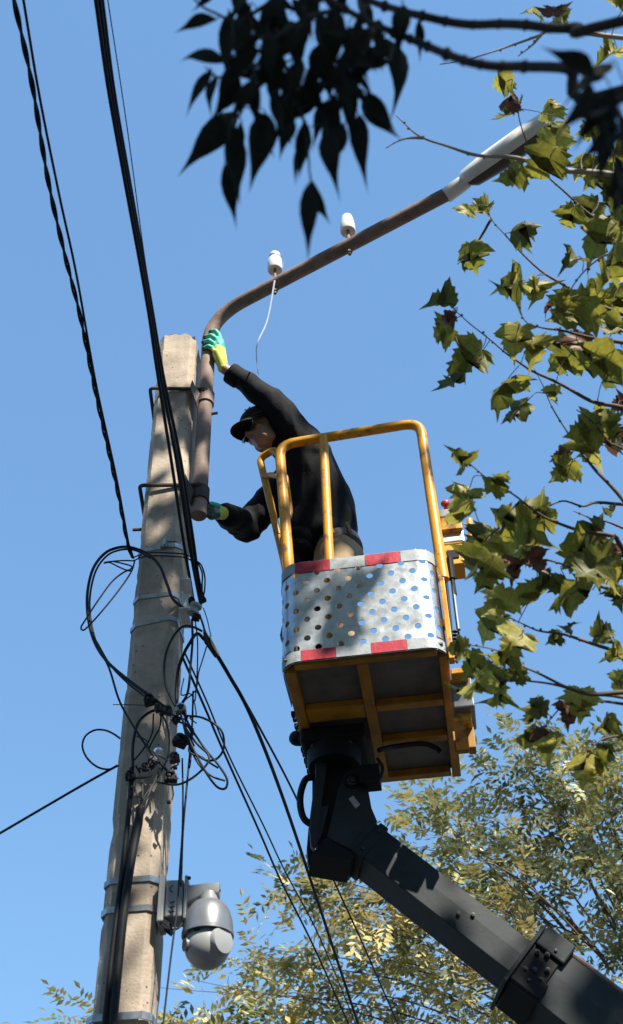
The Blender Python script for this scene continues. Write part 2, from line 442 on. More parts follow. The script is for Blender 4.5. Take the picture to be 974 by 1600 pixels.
# ------------------------------------------------------------------ street lamp on its bent arm
AX, AY = -.468, 3.625
p_bot = PY(308, 806, AY); p_bend = V((AX, AY, 6.13))
arm_c = V((AX, AY, PY(337, 497, AY).z))
arm_pts = fillet([V((AX, AY, p_bot.z)), arm_c, PY(705, 300, 3.05)], .20, 12)
lamp = thing('street_lamp', (AX, AY, p_bot.z), 'rusty bent street lamp arm with white lamp head clamped to the pole', 'street lamp')
m = MB(); m.tube(arm_pts, .0335, 20); m.obj('arm', M['rust'], lamp, auto=40)
# bolt through the arm
zb = PY(330, 648, AY).z
m = MB(); m.tube([(AX, AY, zb), (AX + .06, AY - .01, zb)], .007, 8); m.obj('bolt', M['darkrust'], lamp)
def lamp_clamp(z, rod_tilt):
    m = MB()
    # half collar round the pipe
    bmz = .075
    prof = []
    m.lathe([(.036, 0), (.041, 0), (.041, bmz), (.036, bmz)], (AX, AY, z - bmz / 2 - .01), (0, 0, 1), 20)
    # flange plate between pipe and pole front edge
    m.prism([V((AX - .060, AY - .052, z + .075)), V((AX - .045, AY - .052, z + .03)), V((AX - .02, AY - .045, z - .02)), V((AX - .035, AY - .050, z - .085)), V((AX - .066, AY - .055, z + .02))], V((.004, .05, 0)))
    o = m.obj('clamp', M['darkrust'] if rod_tilt > 0 else M['rust'], lamp, bevel=.0015)
    m = MB()   # clamp rod across the front of the pole and back round it
    y = PYc - .104; zz = z + .028
    m.tube(fillet([(PX - .02, PYc + .105, zz - .01), (PX - .112, PYc + .104, zz - .01), (PX - .112, y, zz + .008 - rod_tilt), (AX + .012, y + .003, zz - .01)], .02), .0085, 8)
    m.lathe([(.016, 0), (.016, .014)], (AX - .012, y + .003, zz - .01), (1, 0, 0), 6)
    m.obj('clamp_rod', M['darkrust'], lamp)
lamp_clamp(PY(318, 622, AY).z, -.0)
lamp_clamp(PY(310, 772, AY).z, .012)
# lamp head
e0 = PY(705, 300, 3.05); e1 = PY(858, 190, 2.80); hd = (e1 - e0).normalized()
m = MB(); m.lathe([(.037, -.03), (.037, .05), (.034, .09)], e0, hd, 20); m.obj('neck', M['lampwhite'], lamp, auto=40)
hup = (V((0, 0, 1)) - hd * hd.z); hup = (hup.normalized() + V((.3, -3.0, .5))).normalized(); hup = (hup - hd * hup.dot(hd)).normalized(); hs = hd.cross(hup)
def lamp_shell(up, prof, name, mt, off=0.0):
    bm = bmesh.new(); rings = []
    L = .50
    for t, wd, ht in prof:
        c = e0 + hd * (.07 + t * L); ring = []
        for k in range(13):
            a = math.pi * k / 12
            x = math.cos(a); y = math.sin(a)
            x = math.copysign(abs(x) ** .7, x); y = y ** .7
            ring.append(bm.verts.new(c + hs * (wd * x) + hup * (up * ht * y + off)))
        rings.append(ring)
    for i in range(len(rings) - 1):
        for k in range(12): bm.faces.new((rings[i][k], rings[i][k + 1], rings[i + 1][k + 1], rings[i + 1][k]))
        bm.faces.new((rings[i][12], rings[i][0], rings[i + 1][0], rings[i + 1][12]))
    bm.faces.new(rings[0]); bm.faces.new(rings[-1])
    bmesh.ops.recalc_face_normals(bm, faces=bm.faces)
    me = bpy.data.meshes.new(name); bm.to_mesh(me); bm.free()
    me.polygons.foreach_set('use_smooth', [True] * len(me.polygons)); me.set_sharp_from_angle(angle=R_(40))
    return link_mesh(name, me, mt, lamp)
lamp_shell(1, [(0, .045, .035), (.04, .06, .05), (.3, .075, .06), (.7, .08, .06), (.95, .07, .05), (1, .05, .03)], 'housing', M['lampwhite'])
lamp_shell(-1, [(.03, .055, .02), (.1, .068, .045), (.4, .076, .06), (.75, .078, .055), (.95, .06, .03)], 'lamp_bowl', M['lampglass'], -.003)

# insulators on the arm
def insulator(px, py, label, seed):
    # find point of arm under the pixel
    best = min((arm_c.lerp(e0, t / 200) for t in range(201)), key=lambda p: abs(proj(p)[0] - px))
    t = thing('insulator', best, label, 'insulator', 'white insulators on the lamp arm')
    top = PY(px, py, best.y)
    lean = (V((top.x - best.x, 0, 0)) * .0) + V((0, 0, 1))
    m = MB(); m.tube([best - V((0, 0, .075)), best + V((0, 0, .16))], .008, 8)
    m.lathe([(.014, 0), (.014, .012)], best - V((0, 0, .06)), (0, 0, 1), 6)
    m.obj('pin', M['rust'], t)
    b = best + V((0, 0, .115))
    if seed == 0: prof = [(.020, .012), (.034, .0), (.037, .006), (.037, .055), (.035, .085), (.026, .092), (.022, .105), (.028, .115), (.028, .130), (.018, .140), (0, .142)]
    else: prof = [(.020, .012), (.035, .0), (.038, .006), (.037, .05), (.033, .09), (.027, .125), (.018, .138), (0, .142)]
    m = MB(); m.lathe(prof, b, (0, 0, 1), 24); pb = m.obj('porcelain_body', M['porcelain'], t, auto=50)
    if seed == 0:
        m = MB()
        pts = [b + V((.031 * math.cos(a), .031 * math.sin(a), .098 + .003 * math.sin(2 * a))) for a in [i * 2 * math.pi / 16 for i in range(16)]]
        m.tube(pts, .0025, 5, closed=True)
        m.tube(spline([b + V((.031, -.01, .098)), b + V((.045, -.012, .07)), b + V((.04, -.012, .02)), b + V((.036, -.015, -.06))]), .0022, 5)
        m.obj('tie_wire', M['band'], t)
    return best, b
ia, ib = insulator(429, 405, 'white porcelain insulator nearer the pole, wire tied round its neck', 0)
insulator(545, 345, 'plain white porcelain insulator nearer the lamp head', 1)
# string dangling from the insulator
m = MB(); m.tube(spline([ia - V((0, .034, .02)), PY(418, 500, ia.y), PY(403, 535, ia.y), PY(401, 560, ia.y), PY(404, 585, ia.y)]), .0042, 6, rfun=lambda t: .0045 * (1 - .6 * t))
m.obj('string', M['string'], label='thin pale string dangling from the lamp arm below an insulator', cat='string')

# ------------------------------------------------------------------ dome security camera on the pole
CY = 3.57
cc = PY(258, 1402, CY)
camd = thing('security_camera', cc, 'grey dome security camera on a bracket strapped to the pole', 'security camera')
sz = 1.0
bx0 = PY(240, 1402, 3.60)
m = MB(); m.cbox((PX + .099, 3.62, cc.z), (.010, 0, 0), (0, .052, 0), (0, 0, .078)); m.obj('back_plate', M['camgrey'], camd, bevel=.004)
bxc = V((PX + .099 + .010 + .030, 3.615, cc.z))
m = MB(); m.cbox(bxc, (.028, 0, 0), (0, .040, 0), (0, 0, .062)); jb = m.obj('junction_box', M['camgrey'], camd, bevel=.006)
m = MB(); m.cbox(bxc + V((.036, 0, 0)), (.005, 0, 0), (0, .048, 0), (0, 0, .072)); cv = m.obj('box_cover', M['camgrey2'], camd, bevel=.003)
for dy in (-.042, .042):
    for dz in (-.064, .064):
        m = MB(); m.lathe([(.006, 0), (.006, .012), (.003, .014)], bxc + V((.036, dy, dz)), (1, 0, 0), 8); m.obj('screw', M['black'], camd)
for i in range(3):
    m = MB(); m.tube([bxc + V((-.012, -.0465, -.02 - i * .016)), bxc + V((.004, -.0468, -.016 - i * .016))], .0022, 5); m.obj('vent_mark', M['black'], jb)
m = MB(); m.tube([bxc + V((.012 * math.cos(a) - .002, -.0455, .028 + .012 * math.sin(a))) for a in [R_(100 + i * 16) for i in range(11)]], .0014, 5); m.obj('knock_out_mark', M['boomblack'], jb)
dc = PY(325, 1456, 3.60)           # centre of the rim
zarm = PY(310, 1395, 3.60).z; neckt = V((dc.x, dc.y, zarm))
m = MB()
a0 = V((bxc.x + .040, bxc.y, zarm - .006)); a1 = V((neckt.x, neckt.y, zarm))
def ring4(c, hy, hz): return [c + V((0, -hy, -hz)), c + V((0, hy, -hz)), c + V((0, hy, hz)), c + V((0, -hy, hz))]
secs = [(a0, .030, .034), (a0.lerp(a1, .35), .026, .028), (a0.lerp(a1, .75), .025, .023), (a1 + V((.033, 0, 0)), .025, .022)]
rr = []
for c, hy, hz in secs:
    ctr = V((c.x, c.y, zarm + .026 - hz))
    rr.append([m.bm.verts.new(ctr + V((0, hy * math.copysign(abs(math.cos(t)) ** .5, math.cos(t)), hz * math.copysign(abs(math.sin(t)) ** .5, math.sin(t))))) for t in [2 * math.pi * k / 20 for k in range(20)]])
for i in range(3):
    for k in range(20): m.bm.faces.new((rr[i][k], rr[i][(k + 1) % 20], rr[i + 1][(k + 1) % 20], rr[i + 1][k]))
m.bm.faces.new(rr[0]); m.bm.faces.new(rr[-1])
m.obj('arm', M['camgrey'], camd, auto=40)
m = MB(); m.lathe([(.028, .125), (.030, .110), (.031, .098), (.030, .09)], dc, (0, 0, 1), 28); m.obj('collar', M['camgrey'], camd, auto=40)
m = MB(); m.lathe([(.0, .099), (.032, .097), (.052, .087), (.066, .067), (.0745, .040), (.078, .012), (.0785, -.003), (.081, -.005), (.081, -.017), (.075, -.017), (.072, -.004)], dc, (0, 0, 1), 48); m.obj('dome_housing', M['camgrey2'], camd, auto=45)
m = MB(); m.lathe([(.060, 0), (.060, -.02), (.060, -.034)], dc, (0, 0, 1), 40); m.obj('ball_collar', M['black'], camd, auto=40)
bc = dc + V((0, 0, -.046))
m = MB(); m.ball(bc, .0705, sub=4); ball_o = m.obj('camera_ball', M['camgrey'], camd, smooth=True)
for sgn, nm in ((1, 'side_ear'),):
    d = V((.72, -.62, -.05)).normalized()
    m = MB(); m.lathe([(.043, .050), (.043, .066), (.039, .072), (.020, .0755), (0, .076)], bc, d, 28); m.obj(nm, M['camgrey'], camd, auto=40)
d = V((-.80, -.42, -.10)).normalized()
m = MB(); m.lathe([(.020, .060), (.020, .0755), (.0, .076)], bc, d, 24); m.obj('lens_ring', M['camgrey2'], camd, auto=40)
d = V((-.35, -.80, .32)).normalized()
m = MB(); m.cbox(bc + d * .0712, d.cross(V((0, 0, 1))).normalized() * .010, d * .001, V((0, 0, 1)) * .0035); m.obj('maker_mark', M['black'], camd)
for q in (V((-.1, -.9, .35)), V((-.12, -.8, .62))):
    d = q.normalized()
    m = MB(); m.ball(dc + V((d.x * .074, d.y * .074, d.z * .092)), .004, sub=1); m.obj('screw', M['black'], camd)
m = MB(); m.ball(neckt + V((.032, -.01, .0)), .006, sub=1); m.obj('screw', M['black'], camd)
m = MB(); m.tube(spline([bxc + V((-.045, -.03, -.07)), bxc + V((-.02, -.04, -.098)), bxc + V((.015, -.04, -.102)), bxc + V((.034, -.035, -.075))]), .0035, 6); m.obj('cable_tail', M['cable'], camd)
m = MB(); m.prism([bxc + V((-.045, -.035, -.068)), bxc + V((-.045, .03, -.068)), bxc + V((-.01, .03, -.095)), bxc + V((-.01, -.035, -.095))], V((.006, 0, .012))); m.obj('gland', M['black'], camd)
#PART2
# ------------------------------------------------------------------ aerial work platform (basket and boom)
BA = PY(438, 1038, 3.60); byaw = R_(7)
bu = V((math.cos(byaw), -math.sin(byaw), 0)); bv = V((math.sin(byaw), math.cos(byaw), 0)); bz = V((0, 0, 1))
BW, BD, BH = .612, .87, .488
def B(u, v, w_): return BA + bu * u + bv * v + bz * w_
def RP(px, py, p0, n):
    d = ray(px, py); return CAM + d * ((V(p0) - CAM).dot(n) / d.dot(n))
def BP(px, py, v): return RP(px, py, B(0, v, 0), bv)
plat = thing('aerial_work_platform', B(BW / 2, BD / 2, 0), 'yellow basket with perforated metal panel on a dark hydraulic boom', 'lift platform')

# perforated front panel wrapped round the basket's corners
PR = .075; SIDE_L = .20; SIDE_R = .05
arc = PR * math.pi / 2
SEG = [SIDE_L, arc, BW - 2 * PR, arc, SIDE_R]; STOT = sum(SEG)
def path(s, off=0.0):
    if s < SEG[0]: return (-off, PR + SEG[0] - s)
    s -= SEG[0]
    if s < SEG[1]:
        a = s / PR; r = PR + off; return (PR - r * math.cos(a), PR - r * math.sin(a))
    s -= SEG[1]
    if s < SEG[2]: return (PR + s, -off)
    s -= SEG[2]
    if s < SEG[3]:
        a = s / PR; r = PR + off; return (BW - PR + r * math.sin(a), PR - r * math.cos(a))
    s -= SEG[3]
    return (BW + off, PR + s)
S_FRONT0 = SIDE_L + arc - PR       # s value whose u reads as 0 on the front
def ps(s, w_, off=0.0):
    u, v = path(s, off); d = noise.noise(V((s * 6, w_ * 5, 1.7))) * .0022 + noise.noise(V((s * 15, w_ * 13, 4.7))) * .0004
    edge = min(w_, BH - w_); d *= min(1, edge / .05)
    u2, v2 = path(s, off + d); return B(u2, v2, w_)
def panel():
    bm = bmesh.new()
    cw = .0415; ph = .0905; hr = .0132; ncol = int(STOT / cw)
    def quad(s0, s1, w0, w1):
        k = max(1, round((w1 - w0) / .03))
        for i in range(k):
            a, b = w0 + (w1 - w0) * i / k, w0 + (w1 - w0) * (i + 1) / k
            bm.faces.new([bm.verts.new(ps(*q)) for q in ((s0, a), (s1, a), (s1, b), (s0, b))])
    for j in range(ncol):
        s0 = STOT - (ncol - j) * cw; s1 = s0 + cw; sm = (s0 + s1) / 2
        if j == 0: quad(0, s0, 0, BH)
        start = .062 if j % 2 else .062 - ph / 2
        nrow = 4 if j % 2 else 5
        w_ = start
        quad(s0, s1, 0, start)
        for r in range(nrow):
            c = w_ + ph / 2; N = 16
            inn = []; outb = []
            for k in range(N):
                a = 2 * math.pi * k / N + math.pi / 4
                inn.append(bm.verts.new(ps(sm + hr * math.cos(a), c + hr * math.sin(a))))
                x = math.cos(a); y = math.sin(a); q = max(abs(x), abs(y))
                outb.append(bm.verts.new(ps(sm + x / q * cw / 2, c + y / q * ph / 2)))
            for k in range(N): bm.faces.new((inn[k], outb[k], outb[(k + 1) % N], inn[(k + 1) % N]))
            w_ += ph
        quad(s0, s1, w_, BH)
    bmesh.ops.remove_doubles(bm, verts=bm.verts, dist=.0004)
    bmesh.ops.recalc_face_normals(bm, faces=bm.faces)
    me = bpy.data.meshes.new('perforated_panel'); bm.to_mesh(me); bm.free()
    o = link_mesh('perforated_panel', me, M['galv'], plat, smooth=True)
    md = o.modifiers.new('solid', 'SOLIDIFY'); md.thickness = .003; md.offset = 0
    md = o.modifiers.new('edges', 'EDGE_SPLIT'); md.split_angle = R_(40)
    return o
pan = panel()
def tape(s0, s1, w0, w1, mt, name):
    bm = bmesh.new(); n = max(2, int((s1 - s0) / .012)); g = []
    for i in range(n + 1):
        s = s0 + (s1 - s0) * i / n
        jl = noise.noise(V((s * 60, w0 * 9, 2))) * .0012
        g.append((bm.verts.new(ps(s, w0 + jl, .0035)), bm.verts.new(ps(s, w1 - jl, .0035))))
    for i in range(n): bm.faces.new((g[i][0], g[i + 1][0], g[i + 1][1], g[i][1]))
    me = bpy.data.meshes.new(name); bm.to_mesh(me); bm.free()
    o = link_mesh(name, me, mt, pan, smooth=True)
    md = o.modifiers.new('solid', 'SOLIDIFY'); md.thickness = .0010; md.offset = 0
    md = o.modifiers.new('edges', 'EDGE_SPLIT'); md.split_angle = R_(40)
F0 = S_FRONT0
def tapes(cuts, w0, w1, s_a, s_b):
    edges = [s_a] + [F0 + c for c in cuts] + [s_b]
    for i in range(len(edges) - 1):
        red = i % 2 == 1
        tape(edges[i] + .0008, edges[i + 1] - .0008, w0, w1, M['redtape'] if red else M['greytape'], 'red_reflective_tape' if red else 'silver_reflective_tape')
tapes([.062, .200, .338, .478], .430, .485, F0 - .04, F0 + BW + .02)
tapes([.078, .208, .338, .470], .003, .050, F0 - .04, F0 + BW + .02)
# rails
RT = .0225
zt = BP(432, 692, .03).z - BA.z
zl = zt - .01
m = MB()
lp = BP(436, 760, .03)
uL = (lp - BA).dot(bu)
pr = BP(664, 720, .03); uR = (pr - BA).dot(bu)
m.tube(fillet([B(.034, .07, .05), B(.030, .07, .46), B(uL, .045, zt), B(uR, .045, zt + .035), B(BW + .020, .05, .44), B(BW + .022, .05, .36)], .075, 8), RT, 14)
m.obj('front_rail', M['yellow'], plat, auto=45)
mp_ = BP(511, 770, .035); uM = (mp_ - BA).dot(bu)
m = MB(); m.tube([B(uM - .004, .035, zt + .008), B(uM, .035, .05)], .019, 12); m.obj('middle_post', M['yellow'], plat, auto=45)
# side gate hoop, leaning out on the pole side
g0 = BP(446, 884, .16); g1 = BP(406, 716, .16); g2 = BP(428, 703, .12)
m = MB(); m.tube(fillet([B(.022, .16, .36), g0, g1, g2, B(uL, .05, zt - .06)], .035, 6), .0165, 12)
m.tube(fillet([BP(411, 745, .16), BP(424, 742, .12), B(uL, .04, (BP(432, 745, .04) - BA).z)], .02), .013, 10)
m.obj('side_gate', M['yellow'], plat, auto=45)
m = MB(); m.tube(fillet([BP(436, 735, .10), BP(447, 742, .12), BP(455, 800, .12), BP(449, 818, .10)], .03), .010, 10)
m.tube([BP(420, 770, .15), BP(436, 835, .15)], .009, 8)
m.obj('hand_grip', M['yellow'], plat, auto=45)
# side rails running back (far side of basket)
# right post flat bar beside the panel
m = MB(); m.box(B(BW + .004, .03, -.03), bu * .020, bv * .040, bz * .40); m.obj('corner_post', M['yellow'], plat, bevel=.003)
# floor: frame beams and plates
fl = MB(); fl.box(B(.012, .012, .026), bu * (BW - .024), bv * (BD - .024), bz * .006); floor_o = fl.obj('floor_plate', M['plate'], plat)
bw_ = .036; bh = .040
def beam(u0, u1, v0, v1, lo=-.012): 
    m = MB(); m.box(B(u0, v0, lo), bu * (u1 - u0), bv * (v1 - v0), bz * (.025 - lo)); m.obj('floor_beam', M['yellow_dark'], plat, bevel=.003)
beam(.012, .012 + bw_, .05, BD); beam(BW - bw_ + .004, BW + .004, .05, BD)
beam(.05, BW - bw_, .014, .040, -.008); beam(.05, BW - bw_, BD - .04, BD - .002, -.008)
beam(.277, .318, .042, BD - .042, -.010)
beam(.05, .275, .30, .385, -.006); beam(.32, BW - .034, .315, .355, -.008); beam(.32, BW - .034, .56, .60, -.008)
m = MB(); m.box(B(-.002, .08, .035), bu * .008, bv * (BD - .09), bz * .09); m.obj('kick_plate', M['yellow_dark'], plat)
for i in range(12):
    m = MB(); v0 = .33 + i * .042; m.box(B(-.012, v0, .004 + .006 * (i % 2)), bu * .014, bv * .022, bz * .016); m.obj('edge_tooth', M['boomblack'], plat)
# items on the right side of the basket
def rbox(name, px0, py0, px1, py1, v, dv, mt, bev=.004, parent=None):
    a = BP(px0, py1, v); b = BP(px1, py0, v)
    u0, w0 = (a - BA).dot(bu), a.z - BA.z; u1, w1 = (b - BA).dot(bu), b.z - BA.z
    m = MB(); m.box(B(u0, v, w0), bu * (u1 - u0), bv * dv, bz * (w1 - w0)); return m.obj(name, mt, parent or plat, bevel=bev)
rbox('upper_bracket', 683, 806, 720, 829, .16, .10, M['yellow'], .003)
cb = rbox('control_box', 685, 826, 724, 850, .18, .09, M['galv'], .008)
rbox('lower_bracket', 686, 849, 722, 884, .16, .10, M['yellow'], .004)
rbox('bracket_recess', 700, 858, 716, 872, .155, .006, M['boomblack'], 0)
m = MB(); m.tube([BP(737, 840, .2), BP(734, 812, .2)], .013, 10); m.obj('bracket_tube', M['yellow'], plat)
rbox('button_housing', 685, 794, 706, 808, .19, .05, M['camgrey'], .004)
bpnt = BP(697, 791, .21)
m = MB(); m.lathe([(.010, -.012), (.010, .002), (.020, .006), (.021, .016), (.017, .022), (0, .024)], bpnt, (0, -.3, 1), 18); m.obj('emergency_stop_button', M['red'], plat, auto=40)
m = MB(); m.tube([BP(703, 872, .12), BP(707, 905, .12)], .014, 10); m.tube([BP(707, 905, .12), BP(711, 930, .12)], .009, 10); m.obj('strut_cylinder', M['boomblack'], plat)
m = MB(); m.tube([BP(706, 898, .12), BP(717, 984, .12)], .0085, 10); m.obj('strut_rod', M['chrome'], plat)
pts = []
c0 = BP(713, 984, .12); c1 = BP(710, 1036, .14)
for i in range(90):
    t = i / 89; a = t * 2 * math.pi * 9
    pts.append(c0.lerp(c1, t) + V((math.cos(a), math.sin(a) * .8, 0)) * .011)
m = MB(); m.tube(pts, .0042, 6); m.obj('coiled_cable', M['cable'], plat)
m = MB(); m.tube(spline([BP(694, 880, .09), BP(700, 940, .1), BP(704, 985, .1), BP(703, 1030, .12)]), .008, 8); m.obj('hose', M['black'], plat)
rbox('hinge_block', 691, 966, 700, 978, .045, .03, M['yellow'], .002)
rbox('upper_shelf', 705, 1042, 730, 1053, .10, .16, M['yellow'], .004)
rbox('side_cabinet', 709, 1056, 736, 1106, .16, .16, M['camgrey2'], .006)
rbox('lower_shelf', 709, 1104, 735, 1127, .20, .20, M['yellow'], .004)
rbox('side_skid', 733, 1128, 739, 1168, .26, .05, M['yellow_dark'], .003)
rbox('skid_plate', 711, 1140, 733, 1175, .40, .02, M['yellow_dark'], .003)
# rotator under the floor
m = MB(); m.box(B(.010, .40, -.075), bu * .255, bv * .26, bz * .062); m.obj('rotator_plate', M['boomblack'], plat, bevel=.012)
m = MB(); m.lathe([(.10, 0), (.105, .02), (.105, .07), (.08, .075)], B(.13, .50, -.145), (0, 0, 1), 28); m.obj('rotator_housing', M['boomblack'], plat, auto=40)
for q in ((.06, .43), (.12, .415), (.2, .43)):
    m = MB(); m.lathe([(.008, -.012), (.010, -.008), (.010, 0)], B(q[0], q[1], -.075), (0, 0, 1), 6); m.obj('bolt', M['bolt'], plat)

# boom
bn = V((.10, -.995, 0)).normalized()           # towards the viewer's side
Q = PY(550, 1222, 4.06)                         # pivot pin, on the near side plate
def NP(px, py, off=0.0): return RP(px, py, Q + bn * off, bn)
BT = .165
poly = [(546, 1203), (556, 1202), (566, 1207), (573, 1219), (577, 1240), (581, 1262), (590, 1283), (574, 1310), (557, 1336), (548, 1326), (530, 1318), (511, 1307), (519, 1275), (527, 1240), (536, 1212)]
# side cheek plates and body of the boom head
m = MB(); m.prism([NP(*p) for p in poly], -bn * .022); m.obj('head_cheek', M['boom'], plat, bevel=.003)
m = MB(); m.prism([NP(*p) + -bn * (BT - .022) for p in poly], -bn * .022); m.obj('head_cheek', M['boom'], plat, bevel=.003)
core = [(580, 1290), (572, 1308), (557, 1334), (548, 1325), (530, 1317), (513, 1306), (520, 1280)]
m = MB(); m.prism([NP(*p) - bn * .0225 for p in core], -bn * (BT - .045)); m.obj('head_body', M['boomblack'], plat)
# fork link on the left
fk = [(493, 1178), (511, 1180), (510, 1200), (505, 1240), (499, 1280), (496, 1306), (492, 1330), (486, 1322), (484, 1298), (487, 1262), (493, 1215)]
m = MB(); m.prism([NP(*p) + bn * .01 for p in fk], -bn * .03); m.obj('fork_link', M['boom'], plat, bevel=.003)
m = MB(); m.prism([NP(*p) - bn * .13 for p in fk], -bn * .03); m.obj('fork_link', M['boom'], plat, bevel=.003)
m = MB(); m.prism([NP(*p) - bn * .022 for p in [(500, 1180), (548, 1180), (556, 1205), (530, 1225), (514, 1300), (497, 1320), (500, 1262)]], -bn * .106); m.obj('fork_body', M['boomblack'], plat)
m = MB(); m.prism([NP(*p) - bn * .001 for p in [(497, 1262), (514, 1258), (504, 1300), (494, 1322), (490, 1300)]], -bn * .02); m.obj('fork_web', M['boom'], plat)
m = MB(); m.prism([NP(*p) for p in [(511, 1308), (556, 1336), (549, 1345), (487, 1334)]], -bn * .17); m.obj('head_toe', M['boomblack'], plat)
m = MB(); m.lathe([(.030, -.01), (.030, .008), (.026, .010), (.024, .006)], Q, bn, 28); m.obj('pin_collar', M['boomblack'], plat, auto=40)
m = MB(); m.lathe([(.020, 0), (.020, .014), (.015, .016), (.012, .010), (.010, .010), (.010, .018), (0, .018)], Q, bn, 24); m.obj('pivot_pin', M['bolt'], plat, auto=40)
m = MB(); m.prism([NP(*p, .0015) for p in [(545, 1248), (552, 1243), (563, 1257), (556, 1263)]], -bn * .003); m.obj('sticker', M['greytape'], plat)
m = MB(); m.tube(spline([NP(492, 1214, -.05), NP(478, 1218, -.05), NP(470, 1240, -.05), NP(470, 1262, -.05), NP(476, 1280, -.05), NP(490, 1290, -.05)]), .0135, 10); m.obj('hydraulic_hose', M['black'], plat)
m = MB(); m.tube(spline([BP(592, 1172, .50), BP(620, 1166, .55), BP(660, 1162, .58), BP(680, 1168, .60), BP(690, 1176, .60)]), .011, 8); m.obj('hydraulic_hose', M['black'], plat)
m = MB(); m.tube(spline([BP(590, 1185, .45), BP(598, 1200, .45), BP(592, 1218, .45), BP(570, 1222, .45)]), .007, 8); m.obj('hydraulic_hose', M['black'], plat)
rbox('valve_block', 562, 1192, 592, 1222, .45, .08, M['boomblack'], .003)
# telescopic sections
top0, top1 = NP(587, 1284), NP(838, 1470); mid0, mid1 = NP(559, 1333), NP(806, 1532)
bd = ((top1 - top0).normalized() + (mid1 - mid0).normalized()).normalized()
bup = bn.cross(bd); bup = bup if bup.z > 0 else -bup
O0 = (top0 + mid0) / 2; hv = abs((top0 - mid0).dot(bup)) / 2 
def boom_sec(t0, t1, gv, gn, name, mt, near=0.0, bev=.004):
    """hexagonal sleeve from t0 to t1 (metres along the boom)"""
    h = hv + gv; wn = near + gn; wf = -(BT + gn) - near * 0
    sec = [(wn, -h), (wn + .0015, h * .1), (wn - .004, h), (wf + .004, h), (wf - .0015, h * .1), (wf, -h)]
    m = MB(); m.prism([O0 + bd * t0 + bn * x + bup * y for x, y in sec], bd * (t1 - t0)); return m.obj(name, mt, plat, bevel=bev)
def tpar(px, py): return (NP(px, py) - O0).dot(bd)
tc_ = tpar(812, 1505)
boom_sec(-.03, tc_ + .3, 0, 0, 'inner_boom', M['boom'])
boom_sec(.002, .040, .010, .008, 'boom_end_band', M['boom'])
boom_sec(tc_ + .02, tc_ + 4.2, .036, .026, 'outer_boom', M['boom'])
boom_sec(tc_ - .010, tc_ + .004, .056, .044, 'collar_flange', M['boom'], bev=.002)
boom_sec(tc_ + .006, tc_ + .110, .041, .034, 'collar_body', M['boomblack'])
m = MB(); m.prism([O0 + bd * (tc_ + .007) + bn * x + bup * y for x, y in ((.046, hv - .02), (.046, hv + .064), (-.10, hv + .064), (-.10, hv - .02))], bd * .115); m.obj('collar_cap', M['boom'], plat, bevel=.006)
m = MB(); m.prism([O0 + bd * (tc_ + .007) + bn * x + bup * y for x, y in ((.046, -hv - .038), (.046, -hv + .03), (-.16, -hv + .03), (-.16, -hv - .06))], bd * .115); m.obj('collar_foot', M['boomblack'], plat, bevel=.006)
for i, (t, y) in enumerate(((.03, .03), (.06, .045), (.09, .0), (.03, -.05), (.055, -.03), (.09, -.045), (.06, -.075), (.075, .075))):
    m = MB(); m.lathe([(.010, 0), (.010, .008), (.006, .009), (.006, .014), (0, .015)], O0 + bd * (tc_ + t) + bup * y + bn * .037, bn, 6); m.obj('collar_bolt', M['bolt'], plat)
for k, (x, y) in enumerate(((.010, .012), (-.03, .022))):
    m = MB(); m.tube([O0 + bd * (tc_ + .10) + bn * x + bup * (hv + .036 + y), O0 + bd * (tc_ + 4.0) + bn * x + bup * (hv + .036 + y)], .010, 8); m.obj('hydraulic_pipe', M['rust'] if k == 0 else M['black'], plat)
for t, y in ((.62, -.02), (.68, .012)):
    m = MB(); m.lathe([(.008, 0), (.008, .008), (0, .009)], O0 + bd * (tc_ * t) + bup * y + bn * .002, bn, 8); m.obj('boom_stud', M['bolt'], plat)
for i in range(2):
    m = MB(); m.lathe([(.006, 0), (.006, .006), (0, .007)], O0 + bd * .020 + bup * (hv * (.62 - 1.3 * i)) + bn * .010, bn, 8); m.obj('boom_stud', M['bolt'], plat)
# ------------------------------------------------------------------ the worker
FZ = BA.z + .034
hipc = PY(524, 862, 4.05)
per = thing('person', (hipc.x, hipc.y, FZ), 'worker in black jacket, cap and lime gloves reaching from the basket to the pole', 'person')
shN = PY(483, 682, 3.76); elN = PY(424, 626, 3.69); wrN = PY(352, 577, 3.615)
shF = PY(452, 742, 3.96); elF = PY(386, 822, 4.00); wrF = PY(350, 803, 3.79); hdF = PY(331, 801, 3.70)
neck = PY(446, 700, 3.88); headc = PY(413, 673, 3.80)
hf = V((-.80, -.42, -.40)).normalized(); hu = V((-.12, .10, 1)); hu = (hu - hf * hu.dot(hf)).normalized(); hl = hu.cross(hf)   # hl: worker's left
def H(f, l, u): return headc + hf * f + hl * l + hu * u
HM = Matrix((hf, hl, hu)).transposed()
def ell(rf, rl, ru): return HM @ Matrix.Diagonal((rf, rl, ru))
